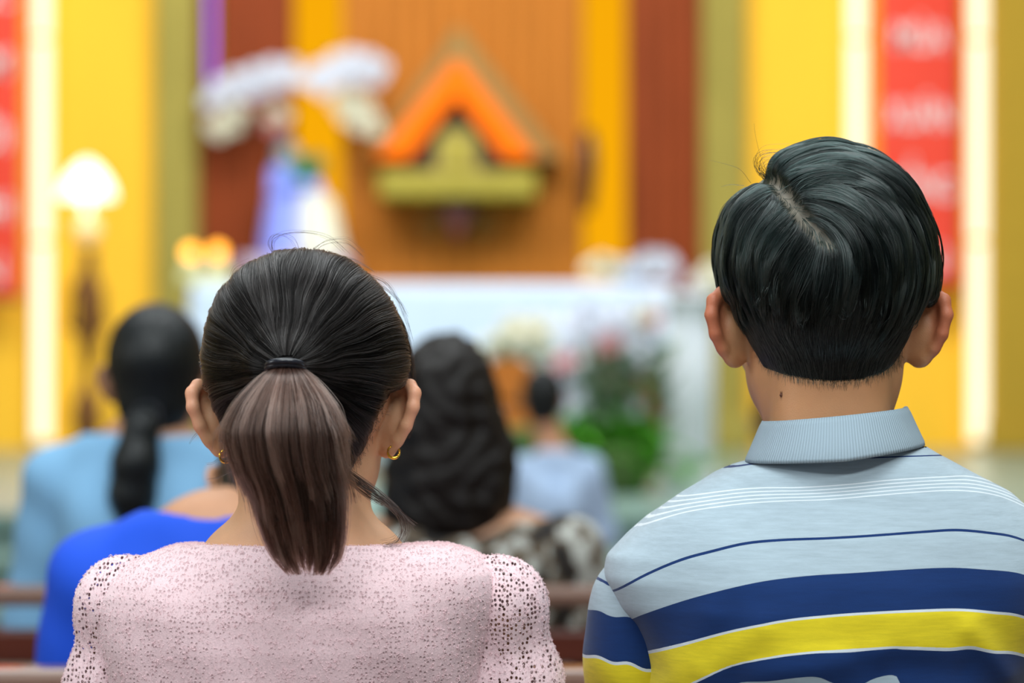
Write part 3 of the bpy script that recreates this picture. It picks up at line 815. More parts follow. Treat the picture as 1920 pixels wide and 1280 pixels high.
def add_neck(g, T, nb, r0, r1, s=1.0):
    g.cap(T(0, -.018, -.045), nb, r0, r1, .02)
    for q in (-1, 1):
        g.cap(T(q * .037, -.014, -.04), np.array(nb) + np.array((q * .02, .05, -.02)), .012 * s, .011 * s, .015)    # neck cords
        g.cap(T(q * .016, -.044, -.03), np.array(nb) + np.array((q * .022, -.014, .0)), .024 * s, .026 * s, .02)
def joints(x, D, sz, sw=.15, s=1.0, lean=0.0):
    """seated figure facing +y: sz shoulder height, sw half shoulder width"""
    J = dict(x=x, D=D, s=s, pel=(x, D + .02, .56), waist=(x, D + .0, .56 + (sz - .56) * .38), chest=(x, D - .01, .56 + (sz - .56) * .78))
    J['nb'] = np.array((x, D - .022, sz + .055))
    for q, n in ((-1, 'l'), (1, 'r')):
        J['sh' + n] = np.array((x + q * sw, D, sz)); J['el' + n] = np.array((x + q * (sw + .045), D + .05, sz - .235 * s))
        J['wr' + n] = np.array((x + q * .105, D + .245, .655)); J['hip' + n] = np.array((x + q * .085, D + .03, .535))
        J['kn' + n] = np.array((x + q * .10, D + .42 * s, .515)); J['an' + n] = np.array((x + q * .10, D + .44 * s, .09)); J['to' + n] = np.array((x + q * .115, D + .44 * s + .14, .035))
    return J
def add_torso(g, J, e=0.0, low=True):
    x, D, s = J['x'], J['D'], J['s']; sw = J['shr'][0] - x; sz = J['shr'][2]
    g.ell(J['chest'], (sw * .98 + e, .105 * s + e, (sz - .56) * .42 + e), .03)
    g.ell(J['waist'], (sw * .86 + e, .098 * s + e, (sz - .56) * .42 + e), .04)
    if low: g.ell(J['pel'], (.165 * s + e, .118 * s + e, .105 + e), .04)
    for q, n in ((-1, 'l'), (1, 'r')):
        g.cap(J['nb'] + np.array((q * .025, -.005, -.03)), J['sh' + n] + np.array((-q * .01, -.005, 0)), .048 * s + e, .046 * s + e, .035)
        g.cap(J['nb'] + np.array((q * .03, -.015, .0)), J['sh' + n] + np.array((-q * .04, -.01, .02)), .03 * s + e, .026 * s + e, .03)
        g.ell(J['chest'] + np.array((q * sw * .5, -.055, .03)), (.055 * s, .045 + e, .085), .03)             # shoulder blades
def add_arm(g, J, n, e=0.0, part=1.0, r=(.046, .040, .027)):
    a, b, c = J['sh' + n], J['el' + n], J['wr' + n]
    g.cap(a, a + (b - a) * min(part, 1), r[0] + e, r[0] + (r[1] - r[0]) * min(part, 1) + e, .02)
    if part > 1: g.cap(b, b + (c - b) * (part - 1), r[1] + e, r[1] + (r[2] - r[1]) * (part - 1) + e, .02)
def add_hand(g, J, n, q, s=1.0):
    w = J['wr' + n]; p = w + np.array((-q * .008, .062, -.022)) * s
    g.cap(w, p, .024 * s, .022 * s, .015)
    g.ell(p + np.array((0, .008, 0)), np.array((.040, .046, .014)) * s, .015)
    for i, (dx, L) in enumerate(((-.029, .060), (-.010, .074), (.010, .078), (.029, .070))):
        dx = dx * -q
        b = p + np.array((dx, .045, .002)) * s; m_ = b + np.array((dx * .18, L * .55, .004)) * s; t = m_ + np.array((dx * .05, L * .45, -.018)) * s
        g.cap(b, m_, .0088 * s, .0080 * s, .006); g.cap(m_, t, .0080 * s, .0066 * s, .003)
    b = p + np.array((-q * .030, -.02, -.002)) * s; m_ = b + np.array((-q * .026, .034, .0)) * s; t = m_ + np.array((-q * .006, .032, -.006)) * s
    g.cap(b, m_, .0115 * s, .0098 * s, .008); g.cap(m_, t, .0098 * s, .008 * s, .004)
def add_leg(g, J, n, e=0.0):
    g.cap(J['hip' + n], J['kn' + n], .076 + e, .054 + e, .03); g.cap(J['kn' + n], J['an' + n], .052 + e, .034 + e, .02)
def add_foot(g, J, n, e=0.0):
    a, t = J['an' + n], J['to' + n]
    g.cap(a + np.array((0, -.02, -.045)), t, .036 + e, .030 + e, .02); g.cap(a, a + np.array((0, 0, -.05)), .035 + e, .034 + e, .02)
    sl = g.sub((a[0] - .2, a[1] - .3, -.1), (a[0] + .2, a[1] + .5, .001))[0]
    if sl is not None:
        z_ = g.axes()[2][sl[2]]; g.F[sl] = np.maximum(g.F[sl], (.002 - z_)[None, None, :])
def tones(V, c, R, s, base, ear=None, lip=(150, 82, 74), eye=True):
    L = ((V - np.array(c)) @ R) / s
    col = np.tile(np.array(lin(*base)), (len(V), 1))
    def mix(w, rgb):
        col[:] = col * (1 - w[:, None]) + np.array(lin(*rgb)) * w[:, None]
    near = (np.abs(L[:, 0]) < .2) & (np.abs(L[:, 2]) < .2)
    if ear is not None: mix(near * sstep(.074, .088, np.abs(L[:, 0])) * (L[:, 2] > -.05) * (np.abs(L[:, 1]) < .06), ear)
    d = np.sqrt((L[:, 0] / 1.9) ** 2 + ((L[:, 2] + .0535)) ** 2); mix(near * (L[:, 1] > .08) * (1 - sstep(.008, .011, d)) * .8, lip)
    for q in (-1, 1):
        d = np.sqrt((L[:, 0] - q * .031) ** 2 + ((L[:, 2] - .012) * 1.3) ** 2); f = near * (L[:, 1] > .07)
        mix(f * (1 - sstep(.0085, .0105, d)), (225, 220, 214)); mix(f * (1 - sstep(.0045, .0058, d)), (38, 24, 18))
        b = np.abs(L[:, 2] - .029 + 8 * (L[:, 0] - q * .03) ** 2); mix(f * (np.abs(L[:, 0] - q * .029) < .022) * (1 - sstep(.002, .004, b)), (30, 22, 20))
    return col
def ray_hit(g, px, py, y0, y1, n=400):
    """first point of the surface along the line of sight of a measured point"""
    px = np.atleast_1d(px).astype(float); py = np.atleast_1d(py).astype(float)
    ys = np.linspace(y0, y1, n); out = np.zeros((len(px), 3)); done = np.zeros(len(px), bool)
    for y in ys:
        P = np.stack([(px - 960) * y / FP, np.full(len(px), y), CAMZ - (py - 640) * y / FP], 1)
        hit = (g.sample(P) < 0) & ~done
        out[hit] = P[hit]; done |= hit
    out[~done] = np.stack([(px - 960) * y1 / FP, np.full(len(px), y1), CAMZ - (py - 640) * y1 / FP], 1)[~done]
    return out, done
def polar_table(pts, D, cpx):
    """silhouette points in photo pixels -> radius by angle about cpx at depth D"""
    a = np.array([math.atan2(-(py - cpx[1]), px - cpx[0]) for px, py in pts]); r = np.array([math.hypot(px - cpx[0], py - cpx[1]) for px, py in pts]) * D / FP
    o = np.argsort(a); a, r = a[o], r[o]
    a3 = np.concatenate([a - 2 * math.pi, a, a + 2 * math.pi]); r3 = np.concatenate([r, r, r])
    t = np.linspace(-math.pi, math.pi, 721); v = np.interp(t, a3, r3)
    k = np.exp(-np.linspace(-2, 2, 17) ** 2); k /= k.sum()
    v = np.convolve(np.concatenate([v[-9:-1], v, v[1:9]]), k, 'same')[8:-8]
    return t, v
def hair_ell(P, c, tab, ky, Rm, p=2.0):
    qx, qy, qz = P[0] - c[0], (P[1] - c[1]) * ky, P[2] - c[2]
    rho = np.sqrt(qx * qx + qz * qz); r3 = np.sqrt(rho * rho + qy * qy) + 1e-6
    R = Rm + (np.interp(np.arctan2(qz, qx), tab[0], tab[1]) - Rm) * (rho / r3) ** p
    return (r3 - R) * .8
def hairline_clip(g, curve, D, c, zf, k=.006, drop_front=.02):
    """keep hair above a hairline: curve of photo points over the back, rising in front of the ears to the forehead"""
    X_, Y_, Z_ = g.pts()
    cx = np.array([PX(px, D) for px, py in curve]); cz = np.array([PZ(py, D) for px, py in curve])
    zh = np.interp(X_, cx, cz)
    w = sstep(c[1] - .028, c[1] + .0, Y_); w2 = sstep(c[1] + .0, c[1] + .085, Y_)
    zside = c[2] + drop_front
    z_ = zh * (1 - w) + np.maximum(zh, zside) * w
    z_ = z_ * (1 - w2) + (c[2] + zf) * w2
    g.F = smax(g.F, ((z_ - Z_) * .8).astype(F32), k)
def trace(g, P, off, dirfn, step, m, stopfn=None):
    """follow a direction field over a surface; off (n, m) height above it at each step"""
    n = len(P); T = np.zeros((n, m, 3)); stop = np.full(n, m - 1); alive = np.ones(n, bool)
    P = g.project(P, 0, 3); nrm = g.normal(P)
    T[:, 0] = P + nrm * off[:, :1]
    for i in range(1, m):
        d = dirfn(P, i)
        nrm = g.normal(P); d = d - nrm * (d * nrm).sum(1, keepdims=True)
        d /= np.maximum(np.linalg.norm(d, axis=1, keepdims=True), 1e-6)
        Pn = g.project(P + d * step, 0, 2)
        Pn = np.where(alive[:, None], Pn, P); P = Pn
        nrm = g.normal(P)
        T[:, i] = P + nrm * off[:, i:i + 1]
        if stopfn is not None:
            s_ = stopfn(P, i) & alive
            stop[s_] = i; alive &= ~s_
    return T, stop
def clump(T, n_guides, amount, spread=.7, lift=0, center=None):
    """draw strands together into locks as they run out; lift sets whole locks higher or lower"""
    n, k, _ = T.shape
    gi = rng.choice(n, n_guides, replace=False)
    kd = KDTree(n_guides)
    for j, i in enumerate(gi): kd.insert(T[i, k // 3], j)
    kd.balance()
    ni = np.array([kd.find(T[i, k // 3])[1] for i in range(n)]); near = gi[ni]; clump.tint = (rng.random(n_guides) ** 1.6)[ni]
    if lift:
        h = (rng.random(n_guides) ** 1.3)[ni][:, None, None] * lift * np.sin(math.pi * np.linspace(.04, .9, k))[None, :, None]
        d = T - np.array(center); T = T + d / np.linalg.norm(d, axis=2, keepdims=True) * h
    w = (amount * sstep(0, 1, np.linspace(.05, 1, k)) * (1 + spread * (rng.random((n, 1)) - .5)))[..., None]
    return T * (1 - w) + T[near] * w
def garment(g, name, mat, parent, smooth=3, attrs=None, keep=None, disp=None):
    V, Q = g.mesh(smooth)
    if keep is not None: V, Q = drop(V, Q, keep(V))
    if disp is not None: V = V + disp(V)
    return mesh_np(name, V, Q, True, parent, mat, attrs(V) if attrs else None), V, Q
def under(g, covers, zone, gap=.004):
    """keep the body inside the clothes that cover it"""
    X_, Y_, Z_ = g.pts(); P = np.stack([X_.ravel(), Y_.ravel(), Z_.ravel()], 1)
    m = zone(P) & (g.F.ravel() < .03); U = np.full(m.sum(), 1.0)
    for c in covers:
        v = c.sample(P[m]); Pm = P[m]
        out_ = np.any((Pm < c.lo) | (Pm > c.lo + c.h * (c.n - 1)), axis=1); U = np.minimum(U, np.where(out_, 1, v))
    F = g.F.ravel().copy(); F[m] = np.maximum(F[m], np.minimum(U + gap, .05)); g.F = F.reshape(g.F.shape).astype(F32)
def full_body(g, J, e=0):
    add_torso(g, J)
    for q, n in ((-1, 'l'), (1, 'r')):
        add_arm(g, J, n, part=2.0); add_hand(g, J, n, q, J['s']); add_leg(g, J, n); add_foot(g, J, n)
def bounds(J): return (J['x'] - .36, J['D'] - .22, -.01), (J['x'] + .36, J['D'] + .72, J['shr'][2] + .12)
M_skin_man = attr_skin('warm_brown_skin', .5, .15)
M_skin_woman = attr_skin('light_brown_skin', .5, .15)
M_skin_bg = attr_skin('brown_skin', .55, .0)
M_shoe = plain('black_shoe_leather', (30, 28, 28), rough=.35)
M_trouser = plain('dark_trouser_cloth', (44, 46, 58), rough=.85)
# ================================================================ PERSON IN THE STRIPED POLO
DM = 2.25
mc = np.array((PX(1549, DM), DM, PZ(618, DM)))
man = empty('person', (mc[0], DM, 0), 'person with side parted black hair in a grey polo with navy and yellow stripes', 'person')
J = joints(mc[0], DM, .965, .142)
J['shr'][2] += .012
# ---- head and neck at fine resolution
g = Grid(mc + np.array((-.125, -.135, -.17)), mc + np.array((.125, .145, .165)), .0021)
T = add_skull(g, mc)
add_neck(g, T, J['nb'], .0430, .0465)
add_torso(g, J)
skull = g.copy()
for q in (-1, 1): add_ear(g, mc, q, out=(.80, -.60), lean=.12, ax=.0665, ay=.0, width=1.0, z0=.0005)
# ---- hair mass
sil = [(1338, 490), (1341, 440), (1354, 398), (1376, 366), (1402, 345), (1424, 338), (1438, 334), (1434, 306), (1452, 288), (1490, 273), (1550, 263), (1605, 272), (1655, 296), (1700, 335), (1732, 392), (1750, 450), (1755, 500), (1747, 545),
       (1726, 600), (1700, 650), (1650, 690), (1560, 705), (1470, 690), (1418, 650), (1385, 600), (1356, 550)]
hc = np.array((PX(1548, DM), DM - .008, PZ(500, DM)))
tab = polar_table(sil, DM, (1548, 500)); tab = (tab[0], tab[1] * .962)
X_, Y_, Z_ = skull.pts()
gh = skull.copy()
thick = .0035 * sstep(PZ(725, DM), PZ(640, DM), Z_) + .0008
gh.F = smin(hair_ell((X_, Y_, Z_), hc, tab, .094 / .101, .094).astype(F32), (skull.F - thick).astype(F32), .012)
line = [(1290, 590), (1386, 560), (1398, 610), (1412, 648), (1440, 690), (1480, 708), (1520, 716), (1560, 720), (1610, 716), (1650, 702), (1682, 682), (1704, 640), (1716, 600), (1730, 560), (1800, 590)]
hairline_clip(gh, line, DM - .06, mc, .075)
part_px = np.array([(1432, 322), (1444, 338), (1462, 352), (1482, 378), (1502, 402), (1522, 424), (1540, 442), (1558, 456)], float)
part, _ = ray_hit(gh, part_px[1:, 0], part_px[1:, 1], 2.05, 2.32)
part = np.vstack([part[0] + np.array((-.008, .045, -.002)), part[0] + np.array((-.004, .02, 0)), part])
for i in range(len(part) - 1): gh.cap(part[i], part[i + 1], .0032, .0032, .006, 'cut')
Vh, Qh = gh.mesh(2)
pl = catmull(part, 80); kd = KDTree(80)
for i, p in enumerate(pl): kd.insert(p, i)
kd.balance()
dpart = np.array([kd.find(v)[2] for v in Vh])
pw = np.exp(-(dpart / .0046) ** 2)
m, nt, b, out = new_mat('black_hair_mass'); M_cap_man = m
a = nt.nodes.new('ShaderNodeAttribute'); a.attribute_name = 'scalp'
mx = nt.nodes.new('ShaderNodeMix'); mx.data_type = 'RGBA'
mx.inputs['A'].default_value = lin(10, 16, 16); mx.inputs['B'].default_value = lin(164, 154, 138)
nt.links.new(a.outputs['Fac'], mx.inputs['Factor']); nt.links.new(mx.outputs['Result'], b.inputs['Base Color'])
b.inputs['Roughness'].default_value = .55; b.inputs['Specular IOR Level'].default_value = .25
hair_man = mesh_np('hair', Vh, Qh, True, man, M_cap_man, {'scalp': pw})

# ---- combed strands: directions read off the photo, in picture axes (right, down)
ctl = [(1440, 352, -1, .35), (1400, 372, -.8, .6), (1362, 430, -.25, 1), (1352, 500, .1, 1), (1372, 560, .35, 1), (1472, 395, -.8, .55), (1430, 420, -.65, .8), (1392, 450, -.3, 1), (1500, 432, -.75, .6), (1460, 470, -.55, .85), (1420, 510, -.1, 1),
       (1522, 462, -.6, .75), (1490, 520, -.45, .9), (1455, 570, -.25, .95), (1540, 480, -.4, .9), (1535, 540, -.3, 1), (1500, 590, -.2, 1), (1560, 478, -.1, 1), (1400, 580, .25, 1),
       (1452, 322, .75, -.65), (1480, 300, .9, -.35), (1530, 282, 1, -.05), (1590, 288, .95, .3), (1650, 318, .8, .6), (1700, 370, .55, .85), (1732, 440, .2, 1), (1740, 510, -.05, 1), (1472, 350, .85, -.5), (1500, 340, 1, -.15), (1560, 330, .98, .2),
       (1620, 352, .8, .6), (1670, 410, .45, .9), (1695, 480, .1, 1), (1495, 378, .95, -.2), (1530, 385, .95, .3), (1580, 395, .8, .6), (1625, 440, .45, .9), (1650, 510, .05, 1), (1520, 410, .9, .0), (1545, 425, .85, .4), (1585, 440, .55, .85), (1600, 490, .15, 1),
       (1605, 550, -.12, 1), (1565, 450, .7, .6), (1574, 470, .25, 1), (1575, 510, -.05, 1), (1570, 570, -.15, 1), (1660, 570, -.15, 1), (1700, 560, -.2, 1),
       (1410, 630, .45, .9), (1450, 650, .25, 1), (1500, 670, .1, 1), (1560, 670, .0, 1), (1620, 670, -.12, 1), (1670, 650, -.3, .95), (1710, 610, -.5, .9)]
ctl = np.array(ctl, float)
cp, ok = ray_hit(gh, ctl[:, 0], ctl[:, 1], 2.05, 2.40)
cd = np.stack([ctl[:, 2], np.zeros(len(ctl)), -ctl[:, 3]], 1)
ncp = gh.normal(cp); cd = cd - ncp * (cd * ncp).sum(1, keepdims=True); cd /= np.linalg.norm(cd, axis=1, keepdims=True)
# the front half of the head, out of sight from here
fr = np.array([(-.06, .04, .09), (.0, .06, .11), (.05, .05, .10), (-.08, .02, .03), (.08, .02, .03), (.03, .085, .07), (-.03, .085, .07)]) + mc
fd = np.array([(-.8, .1, -.5), (.9, .1, -.1), (.8, 0, -.5), (0, -.2, -1), (0, -.2, -1), (.7, .5, .2), (-.6, .4, -.3)]); fd /= np.linalg.norm(fd, axis=1, keepdims=True)
cp = np.vstack([cp, fr]); cd = np.vstack([cd, fd])
def flow_man(P, i):
    d2 = ((P[:, None, :] - cp[None]) ** 2).sum(2)
    w = np.exp(-d2 / (2 * .009 ** 2)) + 1e-3 * np.exp(-d2 / (2 * .03 ** 2)) + 1e-9
    return (w[:, :, None] * cd[None]).sum(1) / w.sum(1, keepdims=True)
N = 34000
P0 = surf_points(Vh, Qh, N)
P0 = P0[P0[:, 1] < DM + .07]
inner = skull.sample(P0); P0 = P0[inner > -.004]
dp = np.array([kd.find(p)[2] for p in P0])
P0 = P0[rng.random(len(P0)) < sstep(.0012, .0075, dp)]
N = len(P0); mS = 34; u = np.linspace(0, 1, mS)[None]
pyv = 640 + (CAMZ - P0[:, 2]) * FP / P0[:, 1]
low = pyv > 575 + 14 * rng.standard_normal(N)
endpy = 598 + 22 * np.sin(P0[:, 0] * 90) + 16 * rng.standard_normal(N)
L = np.where(low, rng.uniform(.006, .014, N), rng.uniform(.028, .08, N))
layer = rng.random(N)
off = np.where(low[:, None], .0003 + .0016 * layer[:, None] * u, .0002 + .0022 * layer[:, None] * sstep(0, .55, u))
dp = np.array([kd.find(p)[2] for p in P0])
off = off * sstep(.0, .012, dp)[:, None] + .0003
step = .0026
T_, stop = trace(gh, P0, off, flow_man, step, mS, lambda P, i: (i * step > L) | ((640 + (CAMZ - P[:, 2]) * FP / P[:, 1] > endpy) & ~low))
S = resample(T_, stop, 12)
keep = (np.linalg.norm(S[:, -1] - S[:, 0], axis=1) > .004)
S, low = S[keep], low[keep]
hi_ = clump(S[~low], 620, .72, .7, .0042, hc)
tint_hi = clump.tint; lo_ = clump(S[low], 2500, .3)
M_hair_man = hair_mat('black_hair', (12, 21, 20), .2, .5, 1.5)
strands('hair_strands', hi_, M_hair_man, hair_man, .00017, .00007, tint=tint_hi)
strands('cropped_hair', lo_, M_hair_man, hair_man, .00013, .00004)
# soft fade along the nape, around the ears and beside the parting
nl = np.array(line[1:-1], float); t_ = rng.random(1700) * (len(nl) - 1); i_ = np.minimum(t_.astype(int), len(nl) - 2); f_ = (t_ - i_)[:, None]
pp = nl[i_] * (1 - f_) + nl[i_ + 1] * f_ + rng.normal(0, 5, (1700, 2)) + np.array((0, -9))
hp, ok = ray_hit(skull, pp[:, 0], pp[:, 1], 2.05, 2.3); hp = hp[ok]; n_ = skull.normal(hp)
dd = np.stack([-(hp[:, 0] - mc[0]) * 6 + rng.normal(0, .22, len(hp)), np.zeros(len(hp)), -np.ones(len(hp))], 1); dd -= n_ * (dd * n_).sum(1, keepdims=True); dd /= np.linalg.norm(dd, axis=1, keepdims=True)
L = rng.uniform(.0025, .007, len(hp))[:, None, None]; u = np.linspace(0, 1, 5)[None, :, None]
strands('nape_hair', hp[:, None] + dd[:, None] * u * L + n_[:, None] * (.0002 + .0022 * u * u * rng.random((len(hp), 1, 1))), M_hair_man, hair_man, .00010, .00003)
# stray hairs at the parting
st = []
for k in range(26):
    a = rng.normal(0, 1); s0 = (1436 + rng.uniform(-6, 8), 335 + rng.uniform(-8, 6)); h = rng.uniform(.4, 1.1)
    pts = [s0, (s0[0] - 14 * h, s0[1] - 14 * h), (s0[0] - 18 * h, s0[1] - 34 * h), (s0[0] - 2 * h, s0[1] - 48 * h + 3 * a), (s0[0] + 40 * h, s0[1] - 50 * h + 4 * a)]
    st.append(catmull([PT(x, y, 2.235 - .004 * j + .003 * a) for j, (x, y) in enumerate(pts)], 14))
for pts in ([(1440, 330), (1424, 285), (1416, 250), (1414, 232)], [(1408, 343), (1388, 318), (1362, 308), (1330, 300)], [(1372, 368), (1352, 392), (1343, 420), (1340, 450)], [(1395, 348), (1370, 346), (1352, 350)], [(1388, 356), (1358, 384), (1345, 410)],
            [(1500, 272), (1550, 258), (1600, 268), (1650, 292)], [(1520, 268), (1570, 260), (1630, 280)], [(1660, 296), (1690, 318), (1702, 345), (1698, 352)]):
    st.append(catmull([PT(x, y, 2.235) for x, y in pts], 14))
strands('stray_hair', np.array(st), M_hair_man, hair_man, .00013, .00005)

# ---- polo shirt: cross sections measured from the photo, bottom to top
DS = 2.24
rows = [(1560, 1208, 1900, 2.150, 2.40), (1400, 1200, 1915, 2.138, 2.40), (1280, 1196, 1925, 2.132, 2.395), (1190, 1176, 1945, 2.127, 2.385), (1130, 1150, 1968, 2.126, 2.375), (1080, 1134, 1985, 2.130, 2.365), (1040, 1140, 1985, 2.136, 2.36), (1000, 1178, 1970, 2.142, 2.352), (970, 1212, 1950, 2.148, 2.346),
        (945, 1250, 1925, 2.153, 2.34), (920, 1288, 1895, 2.158, 2.333), (905, 1311, 1865, 2.161, 2.328), (885, 1342, 1825, 2.164, 2.322), (865, 1385, 1785, 2.168, 2.315), (845, 1408, 1745, 2.172, 2.31), (820, 1425, 1705, 2.178, 2.305), (800, 1430, 1690, 2.182, 2.30), (770, 1432, 1688, 2.185, 2.295)]
zt = np.array([PZ(r[0], DS) for r in rows]); tl = np.array([PX(r[1], DS) for r in rows]); tr = np.array([PX(r[2], DS) for r in rows]); tb = np.array([r[3] for r in rows]); tf = np.array([r[4] for r in rows])
fo = [((1900, 1275), (1822, 1180), .0035, .010), ((1330, 1262), (1420, 1180), .003, .014), ((1270, 1275), (1330, 1160), .003, .016), ((1620, 1240), (1800, 1262), -.003, .012), ((1420, 1262), (1640, 1232), .0035, .012), ((1190, 1200), (1230, 1270), -.004, .010)]
def shirt_disp(x, z):
    d = .0016 * np.sin(x * 31 + 1) * np.sin(z * 27) + .0010 * np.sin(x * 64 + z * 40)
    for (a, b, amp, wd) in fo:
        ax, az, bx_, bz = PX(a[0], 2.14), PZ(a[1], 2.14), PX(b[0], 2.14), PZ(b[1], 2.14)
        L2 = (bx_ - ax) ** 2 + (bz - az) ** 2; t = np.clip(((x - ax) * (bx_ - ax) + (z - az) * (bz - az)) / L2, 0, 1)
        d = d + amp * np.exp(-(((x - ax - t * (bx_ - ax)) ** 2 + (z - az - t * (bz - az)) ** 2) / wd ** 2))
    return d
def slices(P, zt, tl, tr, tb, tf, ex=2.5, disp=None):
    o = np.argsort(zt); z = P[2]
    I = lambda t: np.interp(z, zt[o], t[o])
    l, r, b, f = I(tl), I(tr), I(tb), I(tf)
    cx, cy, a, c_ = (l + r) / 2, (b + f) / 2, (r - l) / 2, (f - b) / 2
    v = (((np.abs(P[0] - cx) / a) ** ex + (np.abs(P[1] - cy) / c_) ** ex) ** (1 / ex) - 1) * np.minimum(a, c_)
    if disp is not None: v = v - disp(P[0], z) * (P[1] < cy)
    return v
gs = Grid((mc[0] - .24, 2.07, .62), (mc[0] + .26, 2.44, PZ(835, DS)), .0032)
gs.put(lambda P: slices(P, zt, tl, tr, tb, tf, 2.5, shirt_disp), gs.lo, gs.lo + gs.h * (gs.n - 1), 0, 'add', 0)
# the field is cut level with the underside of the collar
Xs, Ys, Zs = gs.pts()
top = PZ(846, DS) + (Xs - mc[0]) * .10 - .02 * sstep(DM - .02, DM + .1, Ys)
gs.F = smax(gs.F, ((Zs - top)).astype(F32), .003)
# stripes: their measured courses over the back, (x, y) per line
ref = [(857, [(1200, 962), (1306, 910), (1374, 886), (1454, 868), (1553, 862), (1642, 858), (1732, 856), (1799, 859), (1853, 873), (1990, 922)]),
       (899, [(1130, 1040), (1180, 992), (1239, 951), (1329, 930), (1418, 917), (1508, 914), (1598, 908), (1687, 899), (1777, 895), (1844, 897), (1920, 919), (2000, 955)]),
       (934, [(1127, 1080), (1160, 1043), (1194, 1012), (1284, 973), (1374, 955), (1463, 946), (1553, 942), (1642, 935), (1732, 928), (1799, 926), (1866, 933), (1920, 948), (2000, 985)]),
       (997, [(1130, 1140), (1150, 1125), (1194, 1094), (1239, 1069), (1284, 1049), (1329, 1035), (1396, 1018), (1463, 1011), (1553, 1007), (1642, 1002), (1732, 996), (1799, 993), (1866, 1000), (1920, 1011), (2000, 1044)]),
       (1066, [(1160, 1196), (1181, 1183), (1208, 1161), (1262, 1136), (1329, 1112), (1418, 1089), (1508, 1077), (1598, 1071), (1687, 1066), (1777, 1063), (1844, 1067), (1920, 1077), (2000, 1108)]),
       (1138, [(1160, 1280), (1194, 1257), (1230, 1228), (1284, 1206), (1374, 1177), (1463, 1157), (1553, 1147), (1642, 1141), (1732, 1138), (1799, 1138), (1866, 1145), (1920, 1154), (2000, 1186)]),
       (1208, [(1180, 1370), (1250, 1318), (1315, 1275), (1374, 1246), (1441, 1228), (1508, 1218), (1598, 1212), (1687, 1208), (1777, 1213), (1822, 1211), (1866, 1221), (1920, 1230), (2000, 1263)]),
       (1262, [(1180, 1425), (1250, 1372), (1315, 1330), (1374, 1282), (1441, 1272), (1520, 1262), (1560, 1275), (1598, 1284), (1640, 1266), (1676, 1262), (1700, 1285), (1822, 1290), (1920, 1300), (2000, 1350)])]
def stripe_v(V, D=2.14):
    px = 960 + V[:, 0] * FP / D; py = 640 + (CAMZ - V[:, 2]) * FP / D
    Y = np.stack([np.interp(px, *catmull(c, 240).T) for _, c in ref], 1); R_ = np.array([r for r, _ in ref], float)
    v = np.where(py < Y[:, 0], R_[0] + (py - Y[:, 0]), R_[-1] + (py - Y[:, -1]))
    for i in range(len(ref) - 1):
        m = (py >= Y[:, i]) & (py < Y[:, i + 1])
        v = np.where(m, R_[i] + (py - Y[:, i]) / np.maximum(Y[:, i + 1] - Y[:, i], 1) * (R_[i + 1] - R_[i]), v)
    return v
def striped_mat(name):
    m, nt, b, out = new_mat(name)
    a = nt.nodes.new('ShaderNodeAttribute'); a.attribute_name = 'stripe'
    mr = nt.nodes.new('ShaderNodeMapRange'); mr.inputs[1].default_value = 840; mr.inputs[2].default_value = 1440
    nt.links.new(a.outputs['Fac'], mr.inputs[0])
    cr = nt.nodes.new('ShaderNodeValToRGB'); cr.color_ramp.interpolation = 'CONSTANT'
    G, N_, W, Y_ = lin(166, 184, 196), lin(14, 48, 102), lin(212, 222, 230), lin(232, 212, 40)
    stops = [(840, G), (856.5, N_), (860.5, G)]
    for i in range(5): stops += [(899 + i * 7.2, W), (902.6 + i * 7.2, G)]
    stops += [(996.5, N_), (1001, G), (1066, N_), (1138, W), (1143, Y_), (1207, W), (1212.5, N_), (1264, G), (1300, N_), (1302, G), (1330, N_)]
    el = cr.color_ramp.elements
    while len(el) > 1: el.remove(el[0])
    el[0].position = 0; el[0].color = G
    for v, c in stops[1:]:
        e = el.new((v - 840) / 600); e.color = c
    nt.links.new(mr.outputs[0], cr.inputs[0])
    tc = nt.nodes.new('ShaderNodeTexCoord'); mp = nt.nodes.new('ShaderNodeMapping'); mp.inputs['Scale'].default_value = (40, 60, 420)
    nz = nt.nodes.new('ShaderNodeTexNoise'); nz.inputs['Scale'].default_value = 1; nz.inputs['Detail'].default_value = 6; nz.inputs['Roughness'].default_value = .7
    nt.links.new(tc.outputs['Object'], mp.inputs[0]); nt.links.new(mp.outputs[0], nz.inputs[0])
    m2 = nt.nodes.new('ShaderNodeMapRange'); m2.inputs[1].default_value = .3; m2.inputs[2].default_value = .7; m2.inputs[3].default_value = .86; m2.inputs[4].default_value = 1.07
    nt.links.new(nz.outputs[0], m2.inputs[0])
    hs = nt.nodes.new('ShaderNodeHueSaturation'); nt.links.new(cr.outputs[0], hs.inputs['Color']); nt.links.new(m2.outputs[0], hs.inputs['Value'])
    nt.links.new(hs.outputs[0], b.inputs['Base Color'])
    b.inputs['Roughness'].default_value = .85; b.inputs['Specular IOR Level'].default_value = .2; b.inputs['Sheen Weight'].default_value = .15
    bp = nt.nodes.new('ShaderNodeBump'); bp.inputs['Strength'].default_value = .15; bp.inputs['Distance'].default_value = .0006
    n2 = nt.nodes.new('ShaderNodeTexNoise'); n2.inputs['Scale'].default_value = 1600; nt.links.new(tc.outputs['Object'], n2.inputs[0]); nt.links.new(n2.outputs[0], bp.inputs['Height']); nt.links.new(bp.outputs[0], b.inputs['Normal'])
    return m
M_polo = striped_mat('striped_jersey')
shirt, Vs, Qs = garment(gs, 'polo_shirt', M_polo, man, 3, lambda V: {'stripe': stripe_v(V)})
